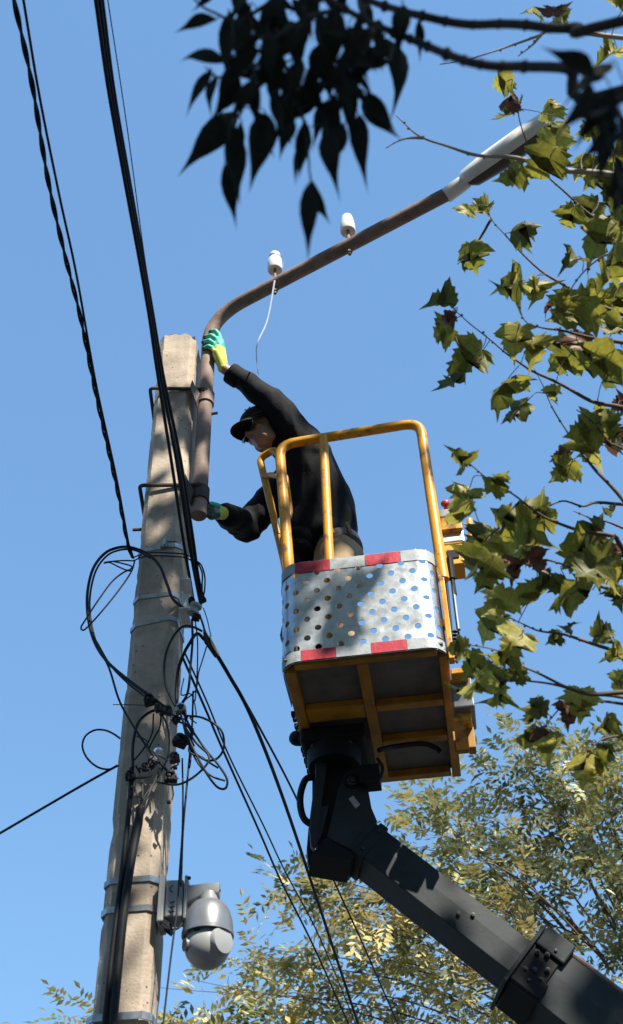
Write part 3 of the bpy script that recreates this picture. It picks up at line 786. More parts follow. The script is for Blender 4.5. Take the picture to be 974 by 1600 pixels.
# body: one continuous surface
m = MB()
m.ball(H(-.012, 0, .032), 1, ell(.096, .075, .095), 3)
m.ball(H(.028, 0, -.035), 1, ell(.062, .060, .082), 3)
m.ball(H(.060, 0, -.092), 1, ell(.028, .032, .024), 2)
m.ball(H(.030, .038, -.075), 1, ell(.045, .022, .035), 2); m.ball(H(.030, -.038, -.075), 1, ell(.045, .022, .035), 2)
m.ball(H(.058, .036, -.028), 1, ell(.026, .026, .024), 2); m.ball(H(.058, -.036, -.028), 1, ell(.026, .026, .024), 2)
m.cone(H(.086, 0, .012), H(.108, 0, -.028), .008, .0125); m.ball(H(.096, .012, -.032), .009); m.ball(H(.096, -.012, -.032), .009)
m.ball(H(.080, 0, -.058), 1, ell(.013, .024, .008), 2); m.ball(H(.077, 0, -.071), 1, ell(.013, .020, .008), 2)
for s_ in (1, -1):
    m.ball(H(-.012, s_ * .076, -.012), 1, ell(.020, .010, .033), 2)
    m.ball(H(.076, s_ * .030, .020), 1, ell(.014, .026, .010), 2)
m.cone(H(-.025, 0, -.06), neck + V((.02, .01, -.03)), .053, .060)
ch = (shN + shF) / 2 + V((.05, .03, -.08))
m.cone(neck + V((.02, 0, -.04)), ch, .06, .08); m.cone(ch, hipc, .08, .08)
m.cone(shN + V((0, .05, 0)), elN, .058, .042); m.cone(elN, wrN, .042, .027); m.cone(wrN, PY(340, 556, 3.60), .027, .028)
m.cone(shF, elF, .055, .042); m.cone(elF, wrF, .042, .027); m.cone(wrF, hdF, .027, .028)
knN = V((hipc.x - .01, hipc.y - .13, FZ + .50)); knF = V((hipc.x - .08, hipc.y + .12, FZ + .50))
anN = V((hipc.x + .02, hipc.y - .14, FZ + .10)); anF = V((hipc.x - .06, hipc.y + .14, FZ + .10))
m.cone(hipc + V((0, -.08, -.06)), knN, .085, .052); m.cone(knN, anN, .052, .038); m.cone(hipc + V((0, .08, -.06)), knF, .085, .052); m.cone(knF, anF, .052, .038)
me = fused(m, .0062, 5, .5)
link_mesh('body', me, M['skin'], per, smooth=True)
# lips
# jacket
m = MB()
XM = lambda a, b, c: Matrix.Diagonal((a, b, c))
stations = [(473, 705, 3.88, 36, .165, .07), (480, 735, 3.92, 44, .175, .075), (489, 765, 3.96, 51, .175, .075), (496, 795, 4.00, 57, .175, .075), (501, 822, 4.03, 57, .17, .06), (499, 845, 4.05, 56, .165, .05), (502, 860, 4.06, 55, .165, .045)]
for px, py, Y, hw, ry, rz_ in stations:
    m.ball(PY(px, py, Y), 1, XM(hw / 338., ry, rz_), 3)
for a, b in zip(stations[:-1], stations[1:]):
    for i in range(1, 6):
        t = i / 6; p = PY(*a[:3]).lerp(PY(*b[:3]), t); m.ball(p, 1, XM((a[3] + (b[3] - a[3]) * t) / 338., a[4] + (b[4] - a[4]) * t, a[5] + (b[5] - a[5]) * t), 3)
m.ball(PY(468, 862, 4.03), 1, XM(.075, .15, .05), 3); m.ball(PY(470, 880, 4.03), 1, XM(.07, .15, .04), 3)
m.cone(shN + V((.01, .07, -.045)), elN, .090, .061, .25); m.cone(elN, wrN + (elN - wrN).normalized() * .062, .061, .049, .25)
m.cone(shN + V((.0, .06, -.03)), (shN + shF) / 2 + V((.02, 0, -.01)), .085, .10, .3)
m.cone(shF + V((.02, 0, -.02)), elF, .082, .066, .25); m.cone(elF, wrF + (elF - wrF).normalized() * .03, .066, .053, .25)
m.ball(elF + V((.0, 0, -.015)), .066)
m.cone(neck + V((.03, .0, -.03)), H(-.045, 0, -.088), .074, .064)     # collar
jk = fused(m, .008, 6, .5, wr=(.0095, 5.5, .6), fold=((hipc - shN).normalized(), .55))
link_mesh('jacket', jk, M['jacket'], per, smooth=True)
# cuffs
for wr_, el_, r in ((wrN, elN, .050), (wrF, elF, .052)):
    d = (wr_ - el_).normalized(); m = MB()
    m.lathe([(r * .8, -.05), (r * 1.02, -.05), (r * 1.03, -.004), (r * .97, .006), (r * .72, .004), (r * .66, -.04)], wr_ - d * .032, d, 24); m.obj('jacket_cuff', M['jacket'], per, auto=50)
# trousers
m = MB()
m.ball(PY(530, 884, 4.06), 1, XM(.116, .165, .085), 3); m.ball(PY(526, 905, 4.06), 1, XM(.122, .17, .09), 3)
m.cone(hipc + V((.0, -.085, -.10)), knN, .098, .075, .3); m.cone(knN, anN + V((0, 0, -.02)), .075, .066, .3)
m.cone(hipc + V((.0, .085, -.10)), knF, .098, .075, .3); m.cone(knF, anF + V((0, 0, -.02)), .075, .066, .3)
link_mesh('trousers', fused(m, .009, 4, .5, wr=(.007, 9, .8), fold=(V((.5, 0, .85)).normalized(), .5)), M['khaki'], per, smooth=True)
bc_ = PY(526, 866, 4.06)
bax = V((-.30, -.1, 1)).normalized()
m = MB(); m.lathe([(.124, -.021), (.129, -.018), (.130, .0), (.129, .018), (.124, .021)], bc_, bax, 40, ref=(1, 0, 0), sx=.94, sy=1.32); m.obj('belt', M['belt'], per, auto=40)
for (x, y) in ((.055, -.155), (-.02, -.168)):
    m = MB(); m.cbox(bc_ + V((x, y, .3 * x)), V((.007, 0, .002)), V((0, .006, 0)), V((-.008, 0, .030))); m.obj('belt_loop', M['khaki'], per, bevel=.002)
for an in (anN, anF):
    m = MB(); m.cone(an + V((.03, 0, -.06)), an + V((-.13, 0, -.066)), .042, .034, .3); m.ball(an + V((0, 0, -.03)), .05)
    sh = fused(m, .008, 4)
    for v in sh.vertices: v.co.z = max(v.co.z, FZ + .001)
    link_mesh('shoe', sh, M['black'], per, smooth=True)
m = MB(); m.ball(PY(476, 925, 3.95), 1, XM(.10, .06, .12), 3); m.ball(PY(478, 955, 3.95), 1, XM(.10, .06, .12), 3); m.ball(PY(476, 990, 3.96), 1, XM(.10, .06, .12), 3)  # dark lump added behind the panel so its left holes look dark
link_mesh('dark_filler', fused(m, .009, 4, .5, wr=(.004, 12, 1)), M['black'], per, smooth=True)
# cap
def cap():
    bm = bmesh.new(); rings = []; n = 40
    for i in range(11):
        th = math.pi / 2 * i / 10
        ring = []
        for k in range(n):
            a = 2 * math.pi * k / n
            r = math.cos(th)
            f = -.012 + .110 * r * math.cos(a); l = .090 * r * math.sin(a); u = .045 + .088 * math.sin(th)
            if i == 0: u -= .012 + .012 * (1 - math.cos(a)) * .5
            ring.append(bm.verts.new(H(f, l, u)))
        rings.append(ring)
    for i in range(10):
        for k in range(n): bm.faces.new((rings[i][k], rings[i][(k + 1) % n], rings[i + 1][(k + 1) % n], rings[i + 1][k]))
    bmesh.ops.remove_doubles(bm, verts=bm.verts, dist=.0005)
    me = bpy.data.meshes.new('cap'); bm.to_mesh(me); bm.free()
    o = link_mesh('cap', me, M['cap'], per, smooth=True)
    md = o.modifiers.new('s', 'SOLIDIFY'); md.thickness = .004; md.offset = 1
    bm = bmesh.new(); g = []
    for i in range(13):
        t = -1 + 2 * i / 12; a = t * R_(62); row = []
        for j in range(7):
            q = j / 6
            f0 = -.012 + .110 * math.cos(a); l0 = .090 * math.sin(a)
            ext = .078 * (1 - abs(t) ** 2.6)
            f = f0 + ext * q; l = l0 * (1 - .08 * q)
            u = .036 - .22 * l * l / .09 - .020 * q * q - .10 * ext * q
            row.append(bm.verts.new(H(f, l, u)))
        g.append(row)
    for i in range(12):
        for j in range(6): bm.faces.new((g[i][j], g[i + 1][j], g[i + 1][j + 1], g[i][j + 1]))
    bmesh.ops.recalc_face_normals(bm, faces=bm.faces)
    me = bpy.data.meshes.new('visor'); bm.to_mesh(me); bm.free()
    v = link_mesh('visor', me, M['cap'], o, smooth=True)
    md = v.modifiers.new('s', 'SOLIDIFY'); md.thickness = .004
    m = MB(); m.tube([H(-.012 + .117 * math.cos(a), .097 * math.sin(a), .034 - .006 * (1 - math.cos(a))) for a in [R_(-80 + 160 * i / 24) for i in range(25)]], .0028, 6); m.obj('visor_seam', M['greycable'], o)
    # small embroidered mark on the left front
    a = R_(38); r = math.cos(R_(33))
    c = H(-.012 + .118 * r * math.cos(a), .098 * r * math.sin(a), .045 + .093 * math.sin(R_(33)))
    tl = (hl * math.cos(a) - hf * math.sin(a)).normalized()
    m = MB(); m.tube(spline([c - tl * .013 + hu * .006, c - tl * .003 - hu * .004, c + tl * .016 + hu * .002]), .0032, 6, rfun=lambda t: .0042 * (1 - .8 * abs(t - .35))); m.obj('cap_mark', M['camgrey'], o)
cap()
# hair at the sides and nape
m = MB()
m.ball(H(-.05, 0, -.005), 1, ell(.062, .073, .05), 3); m.ball(H(-.03, .060, .01), 1, ell(.045, .018, .035), 2); m.ball(H(-.03, -.060, .01), 1, ell(.045, .018, .035), 2)
link_mesh('hair', fused(m, .006, 3), M['hair'], per, smooth=True)
# sunglasses
gl = MB()
gl.tube(spline([H(-.02, .082, .002), H(.02, .080, .010), H(.075, .070, .013), H(.092, .056, .014), H(.101, .028, .016), H(.103, 0, .013), H(.101, -.028, .016), H(.092, -.056, .014), H(.075, -.070, .013), H(.02, -.080, .010), H(-.02, -.082, .002)]), .003, 6)
glo = gl.obj('sunglasses', M['black'], per, smooth=True)
for s_ in (1, -1):
    bm = bmesh.new(); g = []
    for i in range(9):
        row = []
        for j in range(6):
            x = -1 + 2 * i / 8; y = -1 + 2 * j / 5
            k = (1 - .25 * abs(y) ** 3); l = s_ * (.034 + .031 * x * k)
            row.append(bm.verts.new(H(.108 - 3.2 * l * l - .002 * y * y, l, -.004 + .026 * y * (1 - .22 * abs(x) ** 3))))
        g.append(row)
    for i in range(8):
        for j in range(5): bm.faces.new((g[i][j], g[i + 1][j], g[i + 1][j + 1], g[i][j + 1]))
    me = bpy.data.meshes.new('lens'); bm.to_mesh(me); bm.free()
    o = link_mesh('lens', me, M['shades'], glo, smooth=True); md = o.modifiers.new('s', 'SOLIDIFY'); md.thickness = .003
# gloves
def glove(fn, palm, knuckles, fingers, thumb, wrist, split):
    m = MB()
    for a, b, ra, rb in palm: m.cone(a, b, ra, rb, .3)
    for ch_ in fingers + [thumb]:
        for (a, ra), (b, rb) in zip(ch_[:-1], ch_[1:]): m.cone(a, b, ra, rb, .3)
    me = fused(m, .0030, 4, .45)
    o = link_mesh('glove', me, [M['glove_y'], M['glove_t'], M['glove_d']], per, smooth=True)
    for p in me.polygons:
        q = p.center; p.material_index = split(q, p.normal)
    return o
# upper glove: fingers over the front of the arm pipe
pr_ = .0335
w0 = wrN + (wrN - elN).normalized() * .012
k1, k2, k3, k4 = PY(345, 534, 3.585), PY(343, 539, 3.578), PY(340.5, 544.5, 3.572), PY(338, 550, 3.568)
palm = [(w0, k1, .026, .019), (w0, k2, .027, .019), (w0, k3, .027, .019), (w0, k4, .026, .018)]
def fing(a, p1, p2, p3): return [(a, .0135), (p1, .0125), (p2, .0115), (p3, .0105)]
fy = AY - pr_ - .012
fingers = [fing(k1, PY(343, 524, fy + .004), PY(337, 517, fy - .002), PY(329, 518, fy + .006)),
           fing(k2, PY(339, 530, fy), PY(330, 524, fy - .004), PY(320, 527, fy + .012)),
           fing(k3, PY(336, 538, fy), PY(327, 532, fy - .004), PY(317.5, 535, fy + .012)),
           fing(k4, PY(334, 545, fy + .002), PY(326, 541, fy - .002), PY(318, 545, fy + .012))]
thumb = [(w0.lerp(k1, .35) + V((0, .015, 0)), .016), (PY(342, 548, 3.64), .014), (PY(332, 543, 3.685), .0125), (PY(322, 542, 3.69), .011)]
kn = (k1 + k2 + k3 + k4) / 4; hd_ = (kn - w0).normalized()
def split_u(q, n):
    t = (q - w0).dot(hd_) / (kn - w0).length + noise.noise(q * 60) * .05
    if t < .97: return 0
    tip = min((q - f[3][0]).length for f in fingers)
    return 2 if tip < .014 else 1
glove('u', palm, None, fingers, thumb, w0, split_u)
# lower glove: fist by the foot of the pipe
f0 = PY(343, 800, 3.74); fk_ = PY(331, 797, 3.70)
palm = [(wrF, f0, .030, .030), (f0, PY(333, 793, 3.705), .030, .022), (f0, PY(331, 805, 3.70), .030, .022)]
fingers = []
for i in range(4):
    t = i / 3
    a = PY(334 - 1 * t, 792 + 15 * t, 3.69 + .0 * t)
    p1 = a + V((-.030, -.022, .004)); p2 = p1 + V((.004, -.014, -.028)); p3 = p2 + V((.026, .004, -.008))
    fingers.append([(a, .0135), (p1, .0125), (p2, .0115), (p3, .0105)])
thumb = [(PY(340, 791, 3.70), .015), (PY(331, 788, 3.665), .013), (PY(322, 793, 3.65), .011)]
def split_l(q, n):
    t = (q - f0).dot((fk_ - f0).normalized()) / (fk_ - f0).length + noise.noise(q * 50) * .12
    if t < .55: return 0
    return 1 if (q.z > fk_.z - .018 + noise.noise(q * 45) * .01) else 2
glove('l', palm, None, fingers, thumb, wrF, split_l)
# dark bolt held in the lower hand
b0 = PY(318, 790, 3.655)
m = MB(); m.tube([PY(316, 797, 3.655), PY(328, 788, 3.655)], .009, 10); m.lathe([(.014, 0), (.014, .014)], PY(317, 796, 3.655), (PY(316, 797, 3.655) - PY(328, 788, 3.655)), 6)
m.obj('bolt', M['darkrust'], label='short dark bolt held in the lower gloved hand', cat='bolt')
# ------------------------------------------------------------------ overhead wires
def extend(pts, first=0.0, last=0.0):
    def run(p, d, L):
        out = []; s_ = .3; a = 0
        while a < L:
            a += s_; s_ *= 1.5; out.append(p + d * a)
        return out
    if first: pts = run(pts[0], (pts[0] - pts[1]).normalized(), first)[::-1] + pts
    if last: pts = pts + run(pts[-1], (pts[-1] - pts[-2]).normalized(), last)
    return pts
def cable(name, label, pts, r, mt='cable', cat='cable', sub=8, n=7, group=None, parent=None):
    m = MB(); m.tube(spline(pts, sub), r, n)
    return m.obj(name, M[mt], parent, smooth=True, label=label, cat=cat, group=group)
def zpath(pix, z0, z1):
    k = len(pix) - 1
    return [PZ(x, y, z0 + (z1 - z0) * i / k) for i, (x, y) in enumerate(pix)]
ctr = spline(extend(zpath([(22, 0), (50, 130), (75, 280), (100, 392), (125, 492), (152, 625), (184, 768), (199, 846), (208, 872)], 5.02, 4.86), 9), 24)
tw = thing('twisted_cable', ctr[-1], 'twisted pair cable crossing the sky at the far left', 'cable')
for k in range(2):
    m = MB(); pts = []; L = 0
    for i, p in enumerate(ctr):
        if i: L += (p - ctr[i - 1]).length
        t = (ctr[min(i + 1, len(ctr) - 1)] - ctr[max(i - 1, 0)]).normalized()
        a = t.cross(V((0, 0, 1))).normalized(); b = t.cross(a); th = L / .20 * 2 * math.pi + k * math.pi
        pts.append(p + (a * math.cos(th) + b * math.sin(th)) * .0042)
    m.tube(pts, .0044, 6); m.obj('strand', M['cable'], tw, smooth=True)
cable('power_cable', 'plain black cable running just right of the twisted pair', extend(zpath([(37, 0), (62, 150), (93, 305), (120, 430), (150, 598), (182, 745), (203, 858), (208, 872)], 5.0, 4.87), 9), .0042)
# thick bundle passing in front of the pole top
bun = [[(150, 0), (170, 140), (196, 285), (230, 472), (246, 580), (268, 720), (286, 840), (297, 905), (305, 955)],
       [(156, 0), (174, 140), (200, 285), (233, 472), (252, 590), (276, 720), (296, 850), (305, 900), (314, 945)],
       [(160, 0), (178, 140), (203, 285), (236, 472), (256, 590), (282, 715), (301, 835), (310, 900), (318, 935)],
       [(153, 0), (172, 140), (198, 285), (231, 472), (248, 585), (280, 725), (300, 860), (308, 905), (316, 940)]]
for i, bpx in enumerate(bun):
    lab = ['black cable of the thick bundle, leftmost strand over the pole', 'black cable in the middle of the thick overhead bundle', 'black cable on the right edge of the thick bundle', 'weathered grey cable inside the thick overhead bundle'][i]
    cable('bundle_cable', lab, extend(zpath(bpx, 5.02 + .015 * i, 4.63 + .01 * i), 9), .0062 if i != 3 else .0055, 'greycable' if i == 3 else 'cable', group='cables of the thick overhead bundle')
cable('thin_wire', 'thin wire right of the thick cable bundle at the top', extend(zpath([(168, -5), (199, 200), (222, 372), (238, 480), (252, 590)], 5.3, 5.1), 9) + [PZ(290, 780, 4.85), PZ(312, 930, 4.65)], .0018, cat='wire')
# service drops leaving towards the lower right
E1 = zpath([(328, 1005), (358, 1055), (392, 1118), (440, 1240), (500, 1418), (560, 1600)], 4.44, 4.36)
cable('service_cable', 'thick black service cable from the wedge clamp down to the right', extend(E1, 0, 14), .0078)
cable('service_cable', 'thinner cable beside the thick service cable, passing behind the basket', extend(zpath([(334, 1018), (366, 1068), (402, 1130), (460, 1240), (520, 1372), (565, 1470), (622, 1600)], 4.43, 4.42), 0, 14), .0048)
cable('service_cable', 'left cable of the pair sloping down past the dome camera', extend(zpath([(286, 1028), (320, 1105), (350, 1175), (405, 1298), (440, 1378), (490, 1478), (545, 1600)], 4.38, 4.30), 0, 14), .0050)
cable('service_cable', 'right cable of the pair sloping down past the dome camera', extend(zpath([(290, 1022), (325, 1100), (360, 1185), (412, 1290), (446, 1362), (500, 1465), (556, 1600)], 4.39, 4.33), 0, 14), .0036)
cable('phone_wire', 'single wire leaving the pole towards the lower left edge', extend([PY(184, 1196, 3.60), PY(120, 1232, 3.62), PY(0, 1302, 3.66)], 0, 8), .0045, cat='wire')
Yf = 3.565
def PF(pts, Y=Yf): return [PY(x, y, Y) if len(q) == 2 else PY(q[0], q[1], q[2]) for q in pts for x, y in [q[:2]]]
cable('drop_wire', 'hanging wire ending at the camera arm, right one', PF([(302, 1080), (300, 1140), (292, 1230), (286, 1300), (283, 1385)], 3.52), .0036, cat='wire')
cable('drop_wire', 'hanging wire right of the pole running down behind the camera box', PF([(285, 1185), (286, 1240), (285, 1300), (281, 1360), (277, 1420), (268, 1490), (254, 1610), (245, 1700)], 3.54), .0030, cat='wire')
# big loops left of the pole
cable('cable_loop', 'big thick cable loop sticking out left of the pole', PF([(300, 958, 3.53), (272, 938, 3.55), (262, 915, 3.55), (250, 885, 3.55), (232, 866, 3.55), (208, 856, 3.56), (188, 855, 3.58), (165, 864, 3.6), (146, 888, 3.6), (137, 925, 3.6), (138, 965, 3.6), (148, 1003, 3.6), (168, 1034, 3.58), (200, 1062, 3.56), (235, 1088, 3.54), (268, 1112, 3.54)]), .0060)
cable('cable_loop', 'second cable lying along the big loop, ending lower on the pole', PF([(236, 872, 3.56), (212, 860, 3.58), (190, 859, 3.6), (168, 868, 3.62), (150, 892, 3.62), (141, 930, 3.62), (142, 968, 3.62), (152, 1008, 3.6), (170, 1042, 3.58), (185, 1090, 3.55), (200, 1120, 3.55), (232, 1170, 3.54), (262, 1205, 3.54)]), .0042)
cable('cable_loop', 'slim cable from the big loop to the upper black connector', PF([(150, 1000, 3.63), (172, 1038, 3.58), (196, 1064, 3.56), (222, 1085, 3.55), (236, 1096, 3.54)]), .0034)
cable('wire_loop', 'narrow wire loop left of the pole inside the big loop', PF([(206, 892), (196, 893), (176, 908), (155, 936), (134, 968), (127, 980), (132, 984), (150, 966), (180, 930), (204, 896), (211, 876)], 3.56), .0034, cat='wire')
cable('wire_loop', 'small pinched wire loop at the end of the twisted pair', PF([(206, 876), (190, 876), (168, 878), (163, 880), (172, 879), (186, 886), (200, 891), (206, 885), (190, 880), (176, 877)], 3.57), .0030, cat='wire')
cable('wire_loop', 'round wire loop left of the pole above the lone wire', PF([(186, 1196), (170, 1202), (152, 1198), (136, 1184), (129, 1166), (134, 1150), (148, 1141), (164, 1141), (178, 1147), (188, 1154)], 3.6), .0036, cat='wire')
for y, lb in ((864, 'upper of two wires drawn across the pole under the top strap'), (869, 'lower of two wires drawn across the pole under the top strap')):
    cable('tie_wire', lb, PF([(206, y + 8, 3.6), (230, y, 3.585), (265, y, 3.585), (292, y + 3, 3.585), (304, y + 12, 3.60)]), .0028, cat='wire')
# loops on the right
R1 = [('large wire loop bulging right of the lower connectors', [(290, 1118, 3.5), (318, 1122, 3.48), (345, 1140, 3.48), (350, 1168, 3.48), (338, 1186, 3.5), (318, 1186, 3.5), (296, 1164, 3.5), (286, 1128, 3.52)], .0040),
      ('longest wire loop hanging low right of the pole', [(283, 1118, 3.5), (298, 1160, 3.47), (318, 1200, 3.46), (338, 1228, 3.46), (352, 1232, 3.46), (355, 1218, 3.47), (342, 1196, 3.48), (322, 1172, 3.5), (300, 1140, 3.5), (284, 1110, 3.52)], .0040),
      ('wire loop crossing the other two at the lower right', [(246, 1222, 3.53), (276, 1226, 3.5), (300, 1216, 3.48), (322, 1196, 3.47), (326, 1180, 3.47), (308, 1162, 3.48), (292, 1140, 3.5)], .0040),
      ('wire from the lowest loop back to the connectors', [(352, 1220, 3.5), (330, 1212, 3.5), (308, 1190, 3.5), (292, 1150, 3.52), (284, 1120, 3.53)], .0034)]
for lb, pts, r in R1: cable('wire_loop', lb, PF(pts), r, cat='wire')
R2 = [('thick black jumper arching from the wedge clamp to the pole', [(320, 1000, 3.52), (308, 990, 3.5), (296, 1006, 3.5), (286, 1025, 3.52), (278, 1052, 3.55), (276, 1090, 3.55), (280, 1112, 3.55)], .0062),
      ('black jumper curving down the pole below the bracket', [(316, 986, 3.52), (300, 979, 3.52), (284, 980, 3.54), (268, 1000, 3.55), (258, 1030, 3.55), (258, 1065, 3.55), (268, 1092, 3.55), (276, 1106, 3.55)], .0046),
      ('long jumper hanging from the upper connector to the lower ones', [(300, 968, 3.5), (301, 1000, 3.5), (298, 1040, 3.5), (294, 1080, 3.5), (284, 1100, 3.52)], .0046),
      ('thin jumper hanging right of the long jumper', [(305, 968, 3.5), (309, 1005, 3.5), (308, 1060, 3.5), (305, 1095, 3.5)], .0026),
      ('wire between the upper connector and the wedge clamp', [(312, 960, 3.5), (318, 978, 3.5), (322, 996, 3.5)], .0040),
      ('thin bowed wire above the wedge clamp', [(318, 950, 3.5), (324, 968, 3.5), (330, 995, 3.5)], .0020),
      ('inner of two bowed wires beside the bundle end', [(310, 880, 3.5), (316, 895, 3.48), (316, 915, 3.48), (316, 935, 3.5)], .0032),
      ('outer of two bowed wires beside the bundle end', [(302, 874, 3.52), (314, 882, 3.48), (320, 900, 3.47), (320, 920, 3.48), (317, 938, 3.5)], .0032),
      ('outer wire looping over the pole face at connector height', [(208, 1200, 3.55), (208, 1165, 3.55), (216, 1130, 3.55), (236, 1112, 3.55), (262, 1108, 3.55)], .0052),
      ('middle wire looping over the pole face between connectors', [(210, 1188, 3.56), (226, 1168, 3.55), (238, 1145, 3.55), (240, 1115, 3.55)], .0030),
      ('inner wire on the pole face between connectors', [(230, 1175, 3.56), (240, 1155, 3.55), (250, 1135, 3.55), (252, 1112, 3.55)], .0030),
      ('grey jumper curving over the right half of the pole face', [(252, 1112, 3.55), (263, 1140, 3.55), (264, 1175, 3.55), (255, 1200, 3.55), (240, 1225, 3.55), (226, 1245, 3.55), (220, 1262, 3.555)], .0036)]
for i, (lb, pts, r) in enumerate(R2): cable('jumper_wire', lb, PF(pts), r, 'greycable' if 'grey' in lb else 'cable', cat='wire')
# conduits down the pole
cable('riser_cable', 'thick black riser cable with splayed wires at its top', PF([(219, 1262, 3.56), (216, 1290, 3.565), (208, 1330, 3.57), (200, 1380, 3.565), (192, 1440, 3.565), (184, 1520, 3.57), (176, 1610, 3.57), (170, 1720, 3.57)]), .0140, 'black', n=12)
cable('riser_cable', 'slimmer riser cable running down left of the thick one', PF([(206, 1200, 3.56), (204, 1240, 3.565), (198, 1300, 3.57), (190, 1370, 3.57), (180, 1450, 3.57), (170, 1540, 3.57), (160, 1640, 3.575), (156, 1720, 3.575)]), .0088, 'black', n=10)
cable('riser_cable', 'third riser cable squeezed between the other two near the bottom', PF([(214, 1285, 3.575), (204, 1330, 3.577), (196, 1390, 3.575), (184, 1470, 3.575), (172, 1560, 3.577), (163, 1680, 3.577)]), .0105, 'black', n=10)
for i, (a, b, lb) in enumerate((((219, 1262), (208, 1228), 'left bare wire splayed from the riser top'), ((220, 1262), (222, 1222), 'middle bare wire splayed from the riser top'), ((221, 1262), (238, 1226), 'right bare wire splayed from the riser top'), ((221, 1262), (250, 1200), 'longest bare wire splayed from the riser top'))):
    cable('bare_wire', lb, PF([(a[0], a[1], 3.56), ((a[0] + b[0]) / 2 + 2, (a[1] + b[1]) / 2, 3.55), (b[0], b[1], 3.55)]), .0038, 'greycable', cat='wire', group='bare wires at the riser top')
# connectors and clamps
def connector(px, py, Y, s, label, kind='black', turn=0.0):
    p = PY(px, py, Y); t = thing('cable_connector', p, label, 'connector', 'cable connectors on the pole')
    a = V((math.cos(turn), 0, math.sin(turn))); b = V((-math.sin(turn), 0, math.cos(turn))); f = V((0, 1, 0))
    m = MB(); m.cbox(p, a * s, f * s * .8, b * s * .62); m.obj('body', M[kind], t, bevel=s * .22)
    m = MB(); m.lathe([(s * .75, 0), (s * .78, s * .3), (s * .5, s * .5)], p - f * s * .6 + b * s * .5, b, 12); m.obj('cap', M[kind], t)
    m = MB(); m.lathe([(s * .26, 0), (s * .26, s * .5), (s * .16, s * .55), (s * .16, s * .8)], p - f * s * .7, (-a * .3 - f), 6); m.obj('bolt', M['bolt'], t)
connector(234, 1096, 3.54, .020, 'round black connector hanging at the top of the lower cluster', turn=.3)
connector(262, 1112, 3.535, .017, 'grey clamp in the middle of the lower cluster', 'greycable', -.3)
connector(248, 1108, 3.535, .014, 'small grey clamp between the round connector and the middle clamp', 'greycable', .5)
connector(283, 1110, 3.52, .019, 'pale metal clamp at the right end of the lower cluster', 'band', .1)
connector(276, 1126, 3.53, .013, 'small dark clamp under the pale clamp', 'black', .8)
connector(281, 1160, 3.51, .023, 'biggest black connector right of the pole', 'black', -.4)
connector(273, 1186, 3.52, .018, 'dark connector with a bolt below the biggest one', 'greycable', .2)
connector(240, 1192, 3.54, .017, 'dark clamp on the pole face left of the shiny washer', 'greycable', .9)
connector(228, 1200, 3.54, .014, 'smaller dark clamp left of the pole face clamp', 'black', .2)
connector(204, 1214, 3.55, .017, 'black connector at the head of the slim riser', 'black', 0)
connector(267, 1217, 3.52, .021, 'black block connector low on the right of the pole', 'black', .05)
connector(274, 1200, 3.52, .007, 'tiny black ball connector under the bolted one', 'black', 0)
connector(317, 938, 3.5, .013, 'dark connector at the end of the thick bundle', 'black', .5)
connector(300, 940, 3.5, .013, 'dark connector on the upper side of the grey spool', 'black', .1)
connector(306, 966, 3.5, .014, 'dark connector under the grey spool', 'black', -.2)
m = MB(); pw = PY(248, 1176, 3.545); m.lathe([(.008, 0), (.017, .001), (.018, .006), (.010, .008)], pw, (-.2, -1, -.3), 18); m.obj('steel_washer', M['chrome'], smooth=False, label='shiny steel washer on the pole among the connectors', cat='washer')
m = MB(); m.tube(spline(PF([(268, 1222, 3.52), (271, 1240, 3.52), (269, 1250, 3.52)])), .0022, 6); m.lathe([(.006, 0), (.008, .004), (.006, .012)], PY(267, 1253, 3.52), (-1, 0, 0), 8); m.obj('wire_end', M['cable'], label='short wire end with a black cap dangling below the block connector', cat='wire')
# steel bracket with spool insulator
br = thing('pole_bracket', PY(290, 955, 3.58), 'shiny steel bracket strapped to the right side of the pole', 'bracket')
zb0, zb1 = zfront(285, 975), zfront(285, 928)
m = MB(); m.box((PX + .099, 3.575, zb0), (.004, 0, 0), (0, .06, 0), (0, 0, zb1 - zb0)); m.obj('back_plate', M['brightzinc'], br)
m = MB(); m.box((PX + .103, 3.572, zb0 + .004), (.030, 0, 0), (0, .004, 0), (0, 0, zb1 - zb0 - .02)); m.obj('side_plate', M['brightzinc'], br)
for z in (zb0, zb1 - .006): 
    m = MB(); m.box((PX + .104, 3.50, z), (.034, 0, 0), (0, .12, 0), (0, 0, .005)); m.obj('ear_plate', M['brightzinc'], br)
m = MB(); sp = PY(304, 952, 3.51); m.lathe([(.018, -.024), (.024, -.020), (.024, -.010), (.016, -.004), (.016, .004), (.024, .010), (.024, .020), (.018, .024)], sp, (.35, -.1, 1), 20); m.obj('spool_insulator', M['camgrey'], auto=35, label='grey spool insulator between the steel bracket and the bundle end', cat='insulator')
# wedge clamp on the service cable
wd = (E1[1] - E1[0]).normalized(); wp = PY(328, 1004, 3.5)
wc = thing('wedge_clamp', wp, 'dark wedge clamp gripping the thick service cable right of the pole', 'clamp')
sd = wd.cross(V((0, 1, 0))).normalized()
m = MB(); m.prism([wp - wd * .05 + sd * .018, wp - wd * .05 - sd * .018, wp + wd * .05 - sd * .011, wp + wd * .07 + sd * .009], V((0, .03, 0))); m.obj('wedge_body', M['black'], wc, bevel=.004)
m = MB(); m.prism([wp - wd * .02 + sd * .016, wp + wd * .0 + sd * .016, wp + wd * .085 + sd * .012, wp + wd * .08 + sd * .0, wp + wd * .02 - sd * .002], V((0, -.012, 0))); m.obj('wedge_insert', M['rust'], wc, bevel=.002)
m = MB(); m.tube([wp - wd * .045 + V((0, -.02, 0)), wp - wd * .045 + V((0, .05, 0))], .006, 8); m.obj('pin', M['bolt'], wc)
mr_ = random.Random(9)
